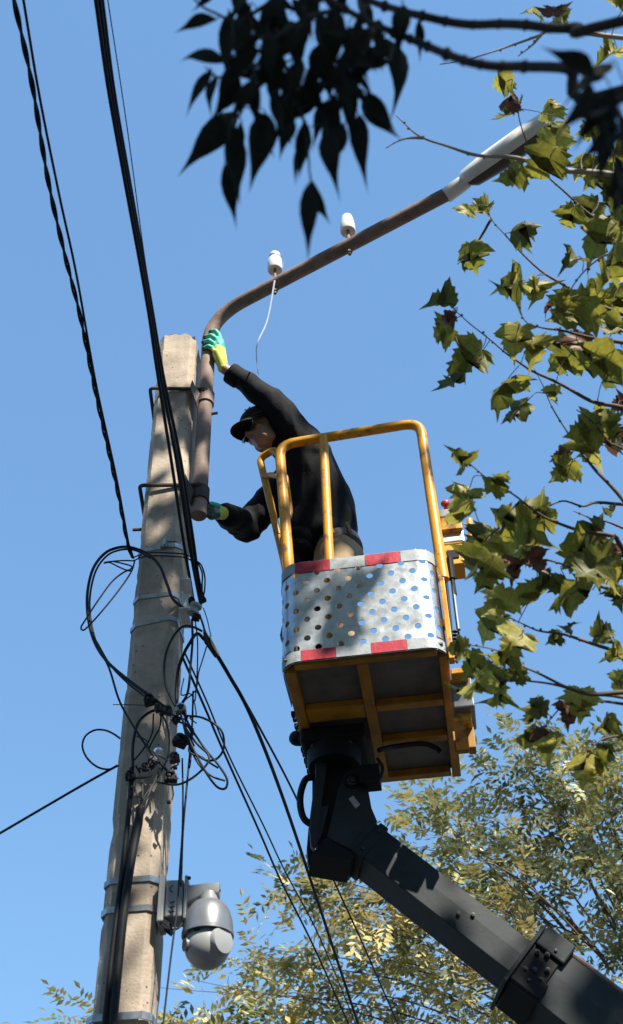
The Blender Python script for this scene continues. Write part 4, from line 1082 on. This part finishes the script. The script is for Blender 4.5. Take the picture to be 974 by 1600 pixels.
more = ['thin wire sagging under the upper loop right of the pole', 'wire curling from the pale clamp to the biggest connector', 'short wire arched over the middle clamp', 'slack wire hanging between the bolted connector and the block connector',
        'wire wandering across the pole face below the clamps', 'kinked wire left of the pole face clamp', 'thin wire from the wedge clamp to the lower cluster', 'second thin wire beside the pale clamp going down', 'short wire bow at the head of the slim riser', 'wire crossing behind the round loops on the right']
ends = [((288, 1060), (306, 1130)), ((284, 1108), (288, 1160)), ((246, 1108), (282, 1114)), ((274, 1190), (266, 1216)), ((215, 1150), (262, 1188)), ((214, 1196), (240, 1190)), ((322, 1010), (284, 1106)), ((288, 1114), (296, 1200)), ((204, 1212), (230, 1202)), ((290, 1130), (340, 1200))]
for lb, (a, b) in zip(more, ends):
    pts = []
    for k in range(6):
        t = k / 5; bow = math.sin(math.pi * t)
        pts.append((a[0] + (b[0] - a[0]) * t + bow * mr_.uniform(-14, 18) + mr_.uniform(-2, 2), a[1] + (b[1] - a[1]) * t + bow * mr_.uniform(-4, 22), 3.52 + mr_.uniform(-.03, .02)))
    cable('jumper_wire', lb, PF(pts), mr_.uniform(.0022, .0036), mr_.choice(['cable', 'cable', 'greycable']), cat='wire')
cable('pole_nail_wire', 'thin wire sticking out left of the pole at the lower cluster', PF([(177, 1101, 3.62), (200, 1101, 3.6), (226, 1102, 3.58)]), .0016, cat='wire')
# ------------------------------------------------------------------ leaves
def leaf_mesh(name, outline, curl, fold, wav, seed, mt, petiole=0.0):
    """outline in the xy plane, base at the origin, tip along +y, unit length"""
    r = random.Random(seed); bm = bmesh.new()
    def shape(x, y):
        z = -curl * (y - .35) ** 2 + fold * abs(x) - .35 * curl * x * x * (1 if seed % 2 else -1) + wav * math.sin(x * 7 + seed) * math.cos(y * 6 + seed * 2)
        return V((x * (1 - .12 * abs(fold)), y, z))
    mid = [bm.verts.new(shape(0, t)) for t in (0.02, .3, .6, .85)]
    o = [bm.verts.new(shape(*p)) for p in outline]
    n = len(o)
    for i in range(n):
        a, b = o[i], o[(i + 1) % n]
        ym = (outline[i][1] + outline[(i + 1) % n][1]) / 2
        c = mid[0] if ym < .15 else mid[1] if ym < .45 else mid[2] if ym < .75 else mid[3]
        try: bm.faces.new((a, b, c))
        except ValueError: pass
    # fill fans along the midrib are left open at changes of centre: bridge them
    for i in range(n):
        y0 = (outline[i - 1][1] + outline[i][1]) / 2; y1 = (outline[i][1] + outline[(i + 1) % n][1]) / 2
        f = lambda y: 0 if y < .15 else 1 if y < .45 else 2 if y < .75 else 3
        a, b = f(y0), f(y1)
        lo, hi = min(a, b), max(a, b)
        for k in range(lo, hi):
            try: bm.faces.new((o[i], mid[k], mid[k + 1]))
            except ValueError: pass
    bmesh.ops.recalc_face_normals(bm, faces=bm.faces)
    me = bpy.data.meshes.new(name); bm.to_mesh(me); bm.free(); me.materials.append(mt)
    me.polygons.foreach_set('use_smooth', [True] * len(me.polygons))
    return me
half = [(.0, .02), (.10, -.06), (.24, -.12), (.27, -.04), (.44, -.06), (.40, .06), (.56, .13), (.50, .20), (.74, .40), (.56, .40), (.54, .50), (.42, .45), (.26, .42), (.29, .55), (.42, .64), (.31, .68), (.29, .80), (.18, .78), (.09, .89), (0, 1.08)]
def plane_outline(seed):
    r = random.Random(seed)
    right = [(x * r.uniform(.85, 1.15), y + r.uniform(-.03, .03)) for x, y in half[1:-1]]
    left = [(-x * r.uniform(.85, 1.15), y + r.uniform(-.03, .03)) for x, y in half[1:-1]]
    return [half[0]] + right + [half[-1]] + left[::-1]
PLM = {}
for k in ('leaf_g', 'leaf_d', 'leaf_lit', 'leaf_b'):
    PLM[k] = [leaf_mesh('leaf', plane_outline(s * 3 + 1), (.3, .8, 1.2, -.6, .5, 1.5, -.9, .9)[s], (-.25, .35, .7, -.5, .15, .9, .5, -.7)[s], .08, s, M[k]) for s in range(8)]
ash_out = [(0, 0), (.07, .05), (.15, .15), (.205, .28), (.20, .42), (.145, .56), (.075, .69), (.030, .82), (.010, .92), (0, 1.0), (-.010, .92), (-.030, .82), (-.075, .69), (-.145, .56), (-.20, .42), (-.205, .28), (-.15, .15), (-.07, .05)]
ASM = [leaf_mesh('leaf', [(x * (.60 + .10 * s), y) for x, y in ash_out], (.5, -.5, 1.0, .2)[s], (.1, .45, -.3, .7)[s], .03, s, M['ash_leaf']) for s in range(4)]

CR = ROT @ V((1, 0, 0)); CU = ROT @ V((0, 1, 0)); CB = ROT @ V((0, 0, 1))     # picture right, up, towards the viewer
def leaf_obj(me, base, tip_dir, normal, size, parent):
    o = bpy.data.objects.new('leaf', me); COL.objects.link(o)
    y = tip_dir.normalized(); z = (normal - y * normal.dot(y)).normalized(); x = y.cross(z)
    m3 = Matrix((x, y, z)).transposed()
    o.matrix_world = Matrix.Translation(base) @ m3.to_4x4() @ Matrix.Scale(size, 4)
    o.parent = parent; o.matrix_parent_inverse = world_of(parent).inverted()
    return o

# ------------------------------------------------------------------ plane tree reaching in from the right
PTB = V((3.9, .2, 0))
ptree = thing('plane_tree', PTB, 'plane tree with lobed olive-yellow leaves reaching in from the right', 'tree')
m = MB(); trunk_pts = [PTB, PTB + V((-.05, .05, 1.5)), PTB + V((-.15, .1, 3.0)), PTB + V((-.1, -.2, 5.0)), PTB + V((-.3, -.6, 7.5))]
m.tube(spline(trunk_pts, 6), .2, 14, rfun=lambda t: .24 - .15 * t); m.obj('trunk', M['bark'], ptree, smooth=True)
HUB = V((3.0, 2.3, 4.1)); HUB2 = V((2.9, 2.2, 5.0)); HUB3 = V((3.0, 2.6, 3.3))
for a, b in ((PTB + V((-.15, .1, 3.0)), HUB), (PTB + V((-.1, -.2, 4.6)), HUB2), (PTB + V((-.1, .08, 2.2)), HUB3)):
    m = MB(); m.tube(spline([a, a.lerp(b, .5) + V((.1, 0, .25)), b]), .06, 10, rfun=lambda t: .075 - .045 * t); m.obj('limb', M['bark'], ptree, smooth=True)
# branches: picture path from the right edge inwards, depth at both ends, thickness, hub
BR = [([(974, 637), (925, 627), (877, 601), (832, 582), (805, 563), (777, 539), (743, 514), (709, 483)], 3.5, 3.4, .0060, HUB),
      ([(974, 783), (931, 735), (901, 701), (880, 663), (856, 622), (835, 577)], 3.3, 3.5, .0058, HUB),
      ([(974, 538), (928, 527), (880, 515), (846, 510), (820, 500), (808, 473)], 3.3, 3.4, .0060, HUB2),
      ([(974, 492), (919, 468), (876, 443), (846, 422), (815, 395), (788, 365), (769, 342), (756, 300)], 3.6, 3.8, .0055, HUB2),
      ([(974, 858), (959, 840), (921, 831), (894, 825), (860, 813), (832, 794), (805, 776), (770, 757), (738, 730), (722, 716)], 3.3, 3.2, .0058, HUB),
      ([(974, 827), (949, 819), (921, 812), (895, 800)], 3.4, 3.4, .0045, HUB),
      ([(974, 787), (930, 786), (908, 792), (877, 783), (840, 800), (790, 820), (745, 860)], 3.5, 3.3, .0045, HUB),
      ([(974, 1020), (914, 1003), (880, 994), (846, 987), (825, 980), (794, 965), (775, 950)], 3.3, 3.2, .0050, HUB3),
      ([(974, 1083), (925, 1083), (890, 1075), (860, 1063), (830, 1048), (805, 1034), (780, 1015), (730, 1008)], 3.1, 3.0, .0058, HUB3),
      ([(974, 1090), (920, 1082), (860, 1068), (820, 1064), (791, 1065), (760, 1050)], 3.2, 3.1, .0045, HUB3),
      ([(974, 1150), (945, 1154), (931, 1164), (912, 1180)], 3.1, 3.0, .0042, HUB3),
      ([(974, 925), (940, 915), (900, 890), (850, 875), (800, 880), (750, 880)], 3.2, 3.1, .0055, HUB3),
      ([(974, 1100), (930, 1095), (890, 1098), (862, 1120), (845, 1140)], 3.2, 3.1, .0042, HUB3),
      ([(974, 278), (880, 265), (800, 247), (740, 240), (690, 228), (652, 212), (634, 195), (620, 178)], 3.3, 3.2, .0085, HUB2),
      ([(660, 216), (632, 218), (604, 232)], 3.2, 3.2, .0045, None),
      ([(974, 58), (870, 48), (840, 57), (790, 75), (740, 93), (686, 102)], 3.3, 3.2, .0075, HUB2),
      ([(850, 52), (835, 70), (812, 88)], 3.2, 3.2, .0045, None),
      ([(974, 330), (930, 340), (880, 300), (830, 240), (812, 190), (806, 150)], 3.5, 3.6, .0050, HUB2),
      ([(974, 395), (940, 400), (905, 430), (880, 470)], 3.2, 3.2, .0050, HUB2),
      ([(769, 342), (745, 375), (726, 400), (716, 412)], 3.8, 3.8, .0045, None),
      ([(974, 700), (950, 690), (925, 660), (900, 640)], 3.2, 3.2, .0040, HUB)]
branches = []
for pix, d0, d1, r, hub in BR:
    k = len(pix) - 1; pts = [PD(x, y, d0 + (d1 - d0) * i / k) for i, (x, y) in enumerate(pix)]
    full = pts
    if hub is not None:
        ex = pts[0] + (pts[0] - pts[1]).normalized() * .25
        full = [hub, (hub + ex) / 2 + V((0, 0, .05)), ex] + pts
    branches.append(dict(pts=spline(pts, 6), mb=MB(), r=r, n0=len(full)))
    mb = branches[-1]['mb']; ctrl = []
    sp_ = spline(full, 6)
    for i, p in enumerate(sp_): ctrl.append(p + V((noise.noise(p * 9), noise.noise(p * 9 + V((3, 1, 2))), noise.noise(p * 9 + V((7, 5, 1))))) * .008)
    hb = r * (1.6 if hub is not None else .8)
    mb.tube(ctrl, r, 7, rfun=lambda t, hb=hb: hb * (1 - t) ** 1.6 + .0014)
    for i in range(4, len(ctrl) - 1, 3):      # buds
        if rnd.random() < .6: mb.ball(ctrl[i] + V((rnd.uniform(-1, 1), rnd.uniform(-1, 1), rnd.uniform(-1, 1))) * .004, .0042, sub=1)
# leaves: x, y, size in picture units, tone, angle of tip in the picture (degrees, 0 = right, 90 = up)
LV = '''690 472 62 d 170;700 497 34 b 200;692 520 62 g 200;733 557 84 g 215;719 592 88 d 235;784 605 98 g 235;805 529 76 y 250;832 546 66 y 270;805 640 66 d 215;866 615 38 y 260;866 533 52 d 230
894 485 104 g 215;880 563 78 g 220;935 563 96 g 215;907 536 62 b 250;962 471 76 g 260;835 454 52 y 280;794 447 56 d 200;860 478 40 b 200;959 515 66 g 230;945 590 60 d 250;965 560 60 g 220
925 701 84 y 270;880 735 70 g 230;877 714 48 b 190;955 694 62 b 280;949 666 66 g 300;914 673 74 g 200;938 642 38 y 120;969 632 44 b 200;965 690 50 d 270
722 718 60 g 130;777 752 64 g 60;726 775 80 y 235;719 806 88 y 230;794 814 92 g 150;846 801 96 g 100;832 849 84 g 20;825 866 62 y 240;835 876 62 b 300;760 845 86 d 215;746 882 92 g 240;763 893 94 g 250;781 855 74 y 240
805 886 62 b 240;853 907 52 d 330;832 931 88 g 250;777 941 86 y 235;767 976 88 y 230;805 1003 88 y 225;784 1020 74 g 215;715 1013 54 g 180;743 1041 74 g 215;740 1072 92 y 240;784 1065 76 g 230;774 1085 66 g 240;812 1051 50 d 60
911 862 104 g 20;932 828 74 d 60;959 801 32 d 60;949 886 104 g 340;921 893 94 d 220;959 907 86 y 250;880 934 88 g 215;921 931 76 g 240;962 866 64 b 40;969 931 64 d 270;873 914 54 d 210
894 979 32 d 70;868 998 40 d 200;945 989 60 d 20;962 1023 52 y 190;969 1068 56 y 240
842 1102 58 d 100;908 1099 78 y 265;890 1113 60 b 250;942 1133 68 g 240;825 1150 68 g 220;846 1150 44 b 290;860 1171 80 y 255;914 1195 80 y 250;938 1192 70 g 40;952 1171 50 d 60;858 1160 62 g 250;836 1125 44 g 260
735 400 64 g 280;722 405 46 d 250;750 330 54 g 210;728 330 40 y 240;805 440 62 y 190;838 452 52 y 270;815 355 62 d 20;785 130 50 y 190;800 178 66 g 230;796 152 44 b 60
835 20 42 y 160;865 14 52 b 80;880 30 42 y 270;950 85 52 y 200;968 3 54 y 190;860 165 50 y 100;872 205 66 y 60;850 255 90 g 230;800 272 64 g 210;
940 372 104 g 225;955 405 84 g 260;920 332 64 d 230;905 465 86 y 230;880 490 80 g 240;925 490 76 g 250;950 440 66 y 200;965 350 80 g 250;895 405 50 d 210;960 300 70 d 240;930 270 70 g 230;890 340 56 g 250;968 235 60 y 250;930 200 60 g 200;905 255 56 y 240'''
tone = {'g': 'leaf_g', 'd': 'leaf_d', 'y': 'leaf_lit', 'b': 'leaf_b'}
lr = random.Random(11)
for br_ in branches: br_['leaves'] = []
for item in LV.replace('\n', ';').split(';'):
    if not item.strip(): continue
    x, y, s, tn, ang = item.split(); x, y, s, ang = float(x), float(y), float(s), float(ang)
    best = None
    for bi, b in enumerate(branches):
        for p in b['pts']:
            q = proj(p); d = (q[0] - x) ** 2 + (q[1] - y) ** 2
            if best is None or d < best[0]: best = (d, bi, p, q[2])
    d, bi, bp_, dep = best
    dep += lr.uniform(-.10, .10)
    a = R_(ang); t2 = CR * math.cos(a) + CU * math.sin(a)
    tip = (t2 + CB * lr.uniform(-.75, .75)).normalized()
    size = s / (FPX / dep) * (.76 if y < 700 else .67)
    nrm = (CB * lr.uniform(.15, .8) + V((.15, -1, .25)) * lr.uniform(0, 1.0) + CR * lr.uniform(-.8, .8) + CU * lr.uniform(-.7, .6)).normalized()
    base = PD(x, y, dep) - tip * size * .45
    b = branches[bi]
    pet = [bp_, bp_.lerp(base, .5) + V((0, 0, lr.uniform(0, .02))) + CR * lr.uniform(-.012, .012), base, base + tip * size * .25]
    b['mb'].tube(spline(pet, 4), .0013, 5)
    b['leaves'].append((PLM[tone[tn]][lr.randrange(8)], base, tip, nrm, size))
for i, b in enumerate(branches):
    o = b['mb'].obj('branch', M['paletwig'] if i in (13, 14, 15, 16) else M['twig'], ptree, smooth=True)
    for me_, base, tip, nrm, size in b['leaves']: leaf_obj(me_, base, tip, nrm, size, o)

# crown of the same tree above and behind the viewer, which dapples the light
def crown():
    r = random.Random(5); vs = []; fs = []
    def dens(px_, pz_, lx, lz):
        """share of clumps kept, by where their shade falls on the pole's plane"""
        n = noise.noise(V((px_ * 1.1, pz_ * 1.1, 3.1)))
        if pz_ > 5.85 or (px_ > -.3 and pz_ > 5.5): d = .02
        elif pz_ > 5.25: d = .62 if px_ < -.2 else .35
        elif px_ < -.25: d = 1.4
        elif pz_ > 4.8: d = .42
        elif pz_ > 4.25: d = .62 if px_ < .2 else .30
        elif pz_ > 3.3 and px_ > .3: d = .85
        elif pz_ > 2.6: d = .42 if px_ < .6 else .50
        elif pz_ > 1.2: d = .22 if px_ > .3 else .8
        else: d = .95 if px_ < .6 else .22
        d += n * .55 * (1 if pz_ < 5.85 else .1)
        if .2 < lx < 1.8 and 2.3 < lz < 6.2: d = min(d, .05)
        if abs(px_ + .20) < .16 and abs(pz_ - 5.74) < .13: d = 1.3  # extra clumps kept so their shade lands on the worker's head
        return d
    N = 0
    for _ in range(2600):
        c = V((r.uniform(-4.5, 6.5), r.uniform(-6.5, 1.6), r.uniform(6.6, 11.5)))
        # where does it shade the plane y = 3.65
        t = (3.65 - c.y) / -SUNV.y; sx = c.x - SUNV.x * t; sz_ = c.z - SUNV.z * t
        t2 = (2.25 - c.y) / -SUNV.y
        if r.random() > dens(sx, sz_, c.x - SUNV.x * t2, c.z - SUNV.z * t2): continue
        q = proj(c)
        if q[2] > 0 and -330 < q[0] < 1300 and -330 < q[1] < 1900: continue
        for j in range(r.randint(5, 9) * (2 if sx < -.25 and 2.4 < sz_ < 5.15 and r.random() < .45 else 1)):
            p = c + V((r.gauss(0, .16), r.gauss(0, .16), r.gauss(0, .12))); s = r.uniform(.055, .10)
            qq = proj(p)
            if qq[2] > 0 and -150 < qq[0] < 1120 and -150 < qq[1] < 1750: continue
            e = Matrix.Rotation(r.uniform(0, 6.3), 3, 'Z') @ Matrix.Rotation(r.uniform(-.9, .9), 3, 'X') @ Matrix.Rotation(r.uniform(-.9, .9), 3, 'Y')
            i0 = len(vs)
            for x, y in ((0, -1), (.5, -.75), (1, -.1), (.55, .35), (.3, 1), (0, .7), (-.3, 1), (-.55, .35), (-1, -.1), (-.5, -.75)): vs.append(p + e @ V((x * s, y * s, .15 * s * abs(x))))
            fs.append(tuple(range(i0, i0 + 10))); N += 1
    me = bpy.data.meshes.new('crown'); me.from_pydata(vs, [], fs); me.update()
    link_mesh('crown', me, M['leaf_g'], ptree, kind='stuff')
    for i in range(5):
        a = V(trunk_pts[4]) - V((0, 0, r.uniform(0, 2.5))); b = V((r.uniform(-3, 5), r.uniform(-5, .4), r.uniform(7.5, 10)))
        m = MB(); m.tube(spline([a, a.lerp(b, .5) + V((0, 0, .5)), b]), .03, 8, rfun=lambda t: .05 - .04 * t); m.obj('limb', M['bark'], ptree, smooth=True)
crown()

# ------------------------------------------------------------------ ash tree: dark twigs hanging close overhead
ATB = V((2.6, -.9, 0))
atree = thing('ash_tree', ATB, 'tree with dark pointed leaves hanging close overhead at the top', 'tree')
AH = V((1.9, .45, 3.55))
m = MB(); m.tube(spline([ATB, ATB + V((.05, .1, 1.5)), ATB + V((-.1, .3, 2.9)), ATB + V((-.2, .2, 4.6)), ATB + V((0, -.2, 6.5))], 6), .12, 12, rfun=lambda t: .15 - .1 * t); m.obj('trunk', M['ashbark'], atree, smooth=True)
m = MB(); m.tube(spline([ATB + V((-.1, .3, 2.8)), ATB.lerp(AH, .5) + V((0, 0, 1.6)), AH]), .03, 10, rfun=lambda t: .045 - .02 * t); m.obj('limb', M['ashbark'], atree, smooth=True)
AB = [([(980, 28), (900, 42), (820, 40), (740, 36), (660, 22), (600, 8), (540, -12), (470, -20), (400, -25)], 1.75, .0085),
      ([(985, 138), (890, 106), (820, 104), (750, 98), (700, 84), (640, 62), (590, 40), (540, 15), (500, -5)], 1.65, .0085),
      ([(540, 14), (480, 30), (430, 60), (400, 100), (385, 140)], 1.65, .0035),
      ([(470, -20), (420, 5), (370, 30), (330, 20), (300, -5)], 1.75, .0035),
      ([(590, 40), (560, 90), (545, 130), (535, 170)], 1.65, .0032),
      ([(430, 60), (450, 120), (470, 170), (480, 220), (488, 290)], 1.65, .0030),
      ([(400, 100), (345, 120), (320, 105)], 1.66, .0026),
      ([(385, 140), (372, 180), (360, 190)], 1.66, .0026),
      ([(985, 150), (950, 170), (920, 175), (905, 160)], 1.35, .0060)]
abr = []
for i, (pix, dp, r) in enumerate(AB):
    pts = [PD(x, y, dp + .04 * math.sin(k * 1.3 + i)) for k, (x, y) in enumerate(pix)]
    full = ([AH, (AH + pts[0]) / 2] + pts) if i in (0, 1, 8) else pts
    ctrl = [p + V((noise.noise(p * 14), noise.noise(p * 14 + V((3, 1, 2))), noise.noise(p * 14 + V((7, 5, 1))))) * .005 for p in spline(full, 6)]
    mb = MB(); mb.tube(ctrl, r, 8, rfun=lambda t, r=r: r * (1.15 - .75 * t))
    if i < 2:
        for k in range(6, len(ctrl), 3): mb.ball(ctrl[k], r * rnd.uniform(.85, 1.2), sub=1)
    abr.append(dict(pts=spline(pts, 6), mb=mb, leaves=[]))
# base x, y -> tip x, y, width factor
AL = '''340 30 272 48;350 90 273 76;330 108 285 178;335 115 318 172;358 15 350 135;392 5 380 110;375 120 330 190;372 172 278 268;378 190 368 262;365 200 362 330;352 255 370 356;415 175 392 296;405 130 398 200
455 95 450 205;475 10 478 95;478 190 470 285;486 280 479 402;490 285 514 352;482 215 446 282;510 195 522 292;560 175 568 290;560 150 612 220;545 120 550 225;515 150 484 222;525 5 515 125;540 80 528 170;615 50 640 170;545 88 592 112;655 30 658 96;418 45 424 140;445 140 436 225;630 0 622 80
430 0 400 90;470 40 430 110;500 20 520 110;560 30 540 110;385 20 420 90;450 30 470 130;580 40 600 110;500 90 470 170;520 100 560 190;400 70 350 130;420 100 385 160;440 -10 395 50;490 -15 460 70;560 -10 590 60;340 -20 300 20;395 -25 350 40;520 180 500 250;540 190 520 265;535 120 585 170;365 60 400 140;480 110 510 190;500 160 540 230;395 40 365 100;460 -5 500 60;410 60 450 150;500 60 530 150;440 60 400 130;545 40 575 130'''
ABIG = '''930 118 850 72;925 130 870 215;935 150 900 235;960 180 905 260;950 200 925 300;965 240 945 330;970 170 985 260;945 120 900 130;975 280 955 345;960 95 880 150;955 140 935 250;985 200 930 240;972 290 985 350;940 165 960 260'''
ar = random.Random(3)
for _ in range(34):
    x0, y0 = ar.uniform(345, 610), ar.uniform(-15, 150); a = R_(ar.gauss(-95, 38)); l_ = ar.uniform(55, 95)
    AL += ';%.0f %.0f %.0f %.0f' % (x0, y0, x0 + l_ * math.cos(a), y0 - l_ * math.sin(a))
for _ in range(5):
    x0, y0 = ar.uniform(400, 540), ar.uniform(120, 215); a = R_(ar.gauss(-95, 25)); l_ = ar.uniform(50, 85)
    AL += ';%.0f %.0f %.0f %.0f' % (x0, y0, x0 + l_ * math.cos(a), y0 - l_ * math.sin(a))
for grp, (txt, dep0) in enumerate(((AL, 1.66), (ABIG, 1.30))):
    for item in txt.replace('\n', ';').split(';'):
        x0, y0, x1, y1 = map(float, item.split())
        cand = abr[:8] if grp == 0 else abr[8:]
        best = None
        for b in cand:
            for p in b['pts']:
                q = proj(p); d = (q[0] - x0) ** 2 + (q[1] - y0) ** 2
                if best is None or d < best[0]: best = (d, b, p, q[2])
        d, b, bp_, dep = best
        dep += ar.uniform(-.07, .07)
        base = PD(x0, y0, dep); tip = PD(x1, y1, dep + ar.uniform(-.025, .025)); L = (tip - base).length
        nrm = (CB + CR * ar.uniform(-.8, .8) + CU * ar.uniform(-.5, .5)).normalized()
        b['mb'].tube(spline([bp_, bp_.lerp(base, .55) + V((0, 0, .006)), base, base.lerp(tip, .2)], 4), .0009, 5)
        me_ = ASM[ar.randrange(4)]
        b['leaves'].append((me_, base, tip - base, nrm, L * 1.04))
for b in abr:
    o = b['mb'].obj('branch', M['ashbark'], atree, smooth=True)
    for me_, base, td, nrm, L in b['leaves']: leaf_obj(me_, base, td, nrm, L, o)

# ------------------------------------------------------------------ small-leaved tree in the background
def far_tree():
    base = V((2.6, 9.3, 0)); r = random.Random(21)
    t = thing('locust_tree', base, 'background tree with small olive-yellow feathery leaves at the bottom right', 'tree')
    m = MB(); m.tube(spline([base, base + V((-.1, 0, 1.6)), base + V((.1, .1, 3.2)), base + V((.05, 0, 5.0))], 6), .16, 12, rfun=lambda q: .17 - .11 * q); m.obj('trunk', M['bark'], t, smooth=True)
    # crown tips: picture points with distance, the boughs grow from the trunk towards them
    top = [(90, 1592), (130, 1580), (205, 1570), (250, 1535), (300, 1522), (345, 1490), (395, 1470), (425, 1362), (445, 1392), (485, 1352), (530, 1340), (560, 1330), (620, 1240), (655, 1238), (700, 1225), (745, 1205), (790, 1150), (822, 1128), (855, 1165), (880, 1190), (910, 1165), (945, 1180), (985, 1170), (1040, 1200), (1100, 1230)]
    fills = []
    def topline(x):
        for (a, b), (c, d) in zip(top[:-1], top[1:]):
            if a <= x <= c: return b + (d - b) * (x - a) / (c - a)
        return 1200
    tips = [(x, y + 8, r.uniform(8.2, 9.2)) for x, y in top]
    for _ in range(12): tips.append((r.uniform(75, 330), r.uniform(1585, 1680), r.uniform(8.2, 9.4)))
    for _ in range(80):
        x = r.uniform(150, 1150) if r.random() < .35 else r.uniform(400, 1150); y = r.uniform(topline(x) + 20, 1820); tips.append((x, y, r.uniform(7.9, 10.6)))
    vs = []; fs = []; mi = []
    twig = MB()
    def leaflet(p, d, n_, L, k):
        d = d.normalized(); s = d.cross(n_).normalized(); u = s.cross(d)
        i0 = len(vs)
        vs.extend((p, p + d * L * .45 + s * L * .20 + u * L * .05, p + d * L, p + d * L * .45 - s * L * .20 + u * L * .05))
        fs.append((i0, i0 + 1, i0 + 2)); fs.append((i0, i0 + 2, i0 + 3)); mi.extend((k, k))
    def compound(p, d, k):
        L = r.uniform(.16, .25); n = r.randint(4, 6)
        d = (d + V((0, 0, -.25))).normalized(); side = d.cross(V((r.uniform(-.6, .6), r.uniform(-.6, .6), 1))).normalized(); nn = side.cross(d)
        for i in range(n):
            q = p + d * L * (i + 1) / (n + .3) + V((0, 0, -.05 * ((i + 1) / n) ** 2))
            for s_ in (1, -1): leaflet(q, d * .55 + side * s_ + V((r.uniform(-.2, .2), r.uniform(-.2, .2), r.uniform(-.45, .1))), nn + V((r.uniform(-.5, .5), r.uniform(-.5, .5), 0)), r.uniform(.062, .095), k)
        leaflet(p + d * L, d, nn, .085, k)
    crotches = [base + V((.08, .08, z)) for z in (2.6, 3.1, 3.6, 4.2, 4.8)]
    for x, y, Y in tips:
        tip = PY(x, y, Y); src = min(crotches, key=lambda c: abs(c.z - (tip.z - 1.3)))
        mid = src.lerp(tip, .55) + V((r.gauss(0, .15), r.gauss(0, .15), .30 + .1 * r.random()))
        pts = spline([src, mid, tip], 14)
        twig.tube(pts[9:], .01, 5, rfun=lambda q: .008 * (1 - q) + .0018)
        tone_ = r.random(); k0 = 0 if tone_ < .5 else 1 if tone_ < .75 else 2
        for i in range(14, len(pts)):
            if r.random() < .12: continue
            d0 = (pts[i] - pts[i - 1]).normalized()
            for _ in range(2 if i < 25 else 3):
                dr = (d0 * .5 + V((r.gauss(0, .8), r.gauss(0, .8), r.gauss(0, .6)))).normalized()
                k = k0 if r.random() < .65 else r.randrange(3)
                # short side shoot
                e = pts[i] + dr * r.uniform(.0, .20)
                compound(e, dr, k)
    twig.obj('boughs', M['twig'], t, smooth=True, kind='stuff')
    me = bpy.data.meshes.new('crown'); me.from_pydata(vs, [], fs); me.update()
    for k in ('far_leaf', 'far_leaf_lit', 'far_leaf_shade'): me.materials.append(M[k])
    me.polygons.foreach_set('material_index', mi)
    link_mesh('crown', me, None, t, kind='stuff')
far_tree()
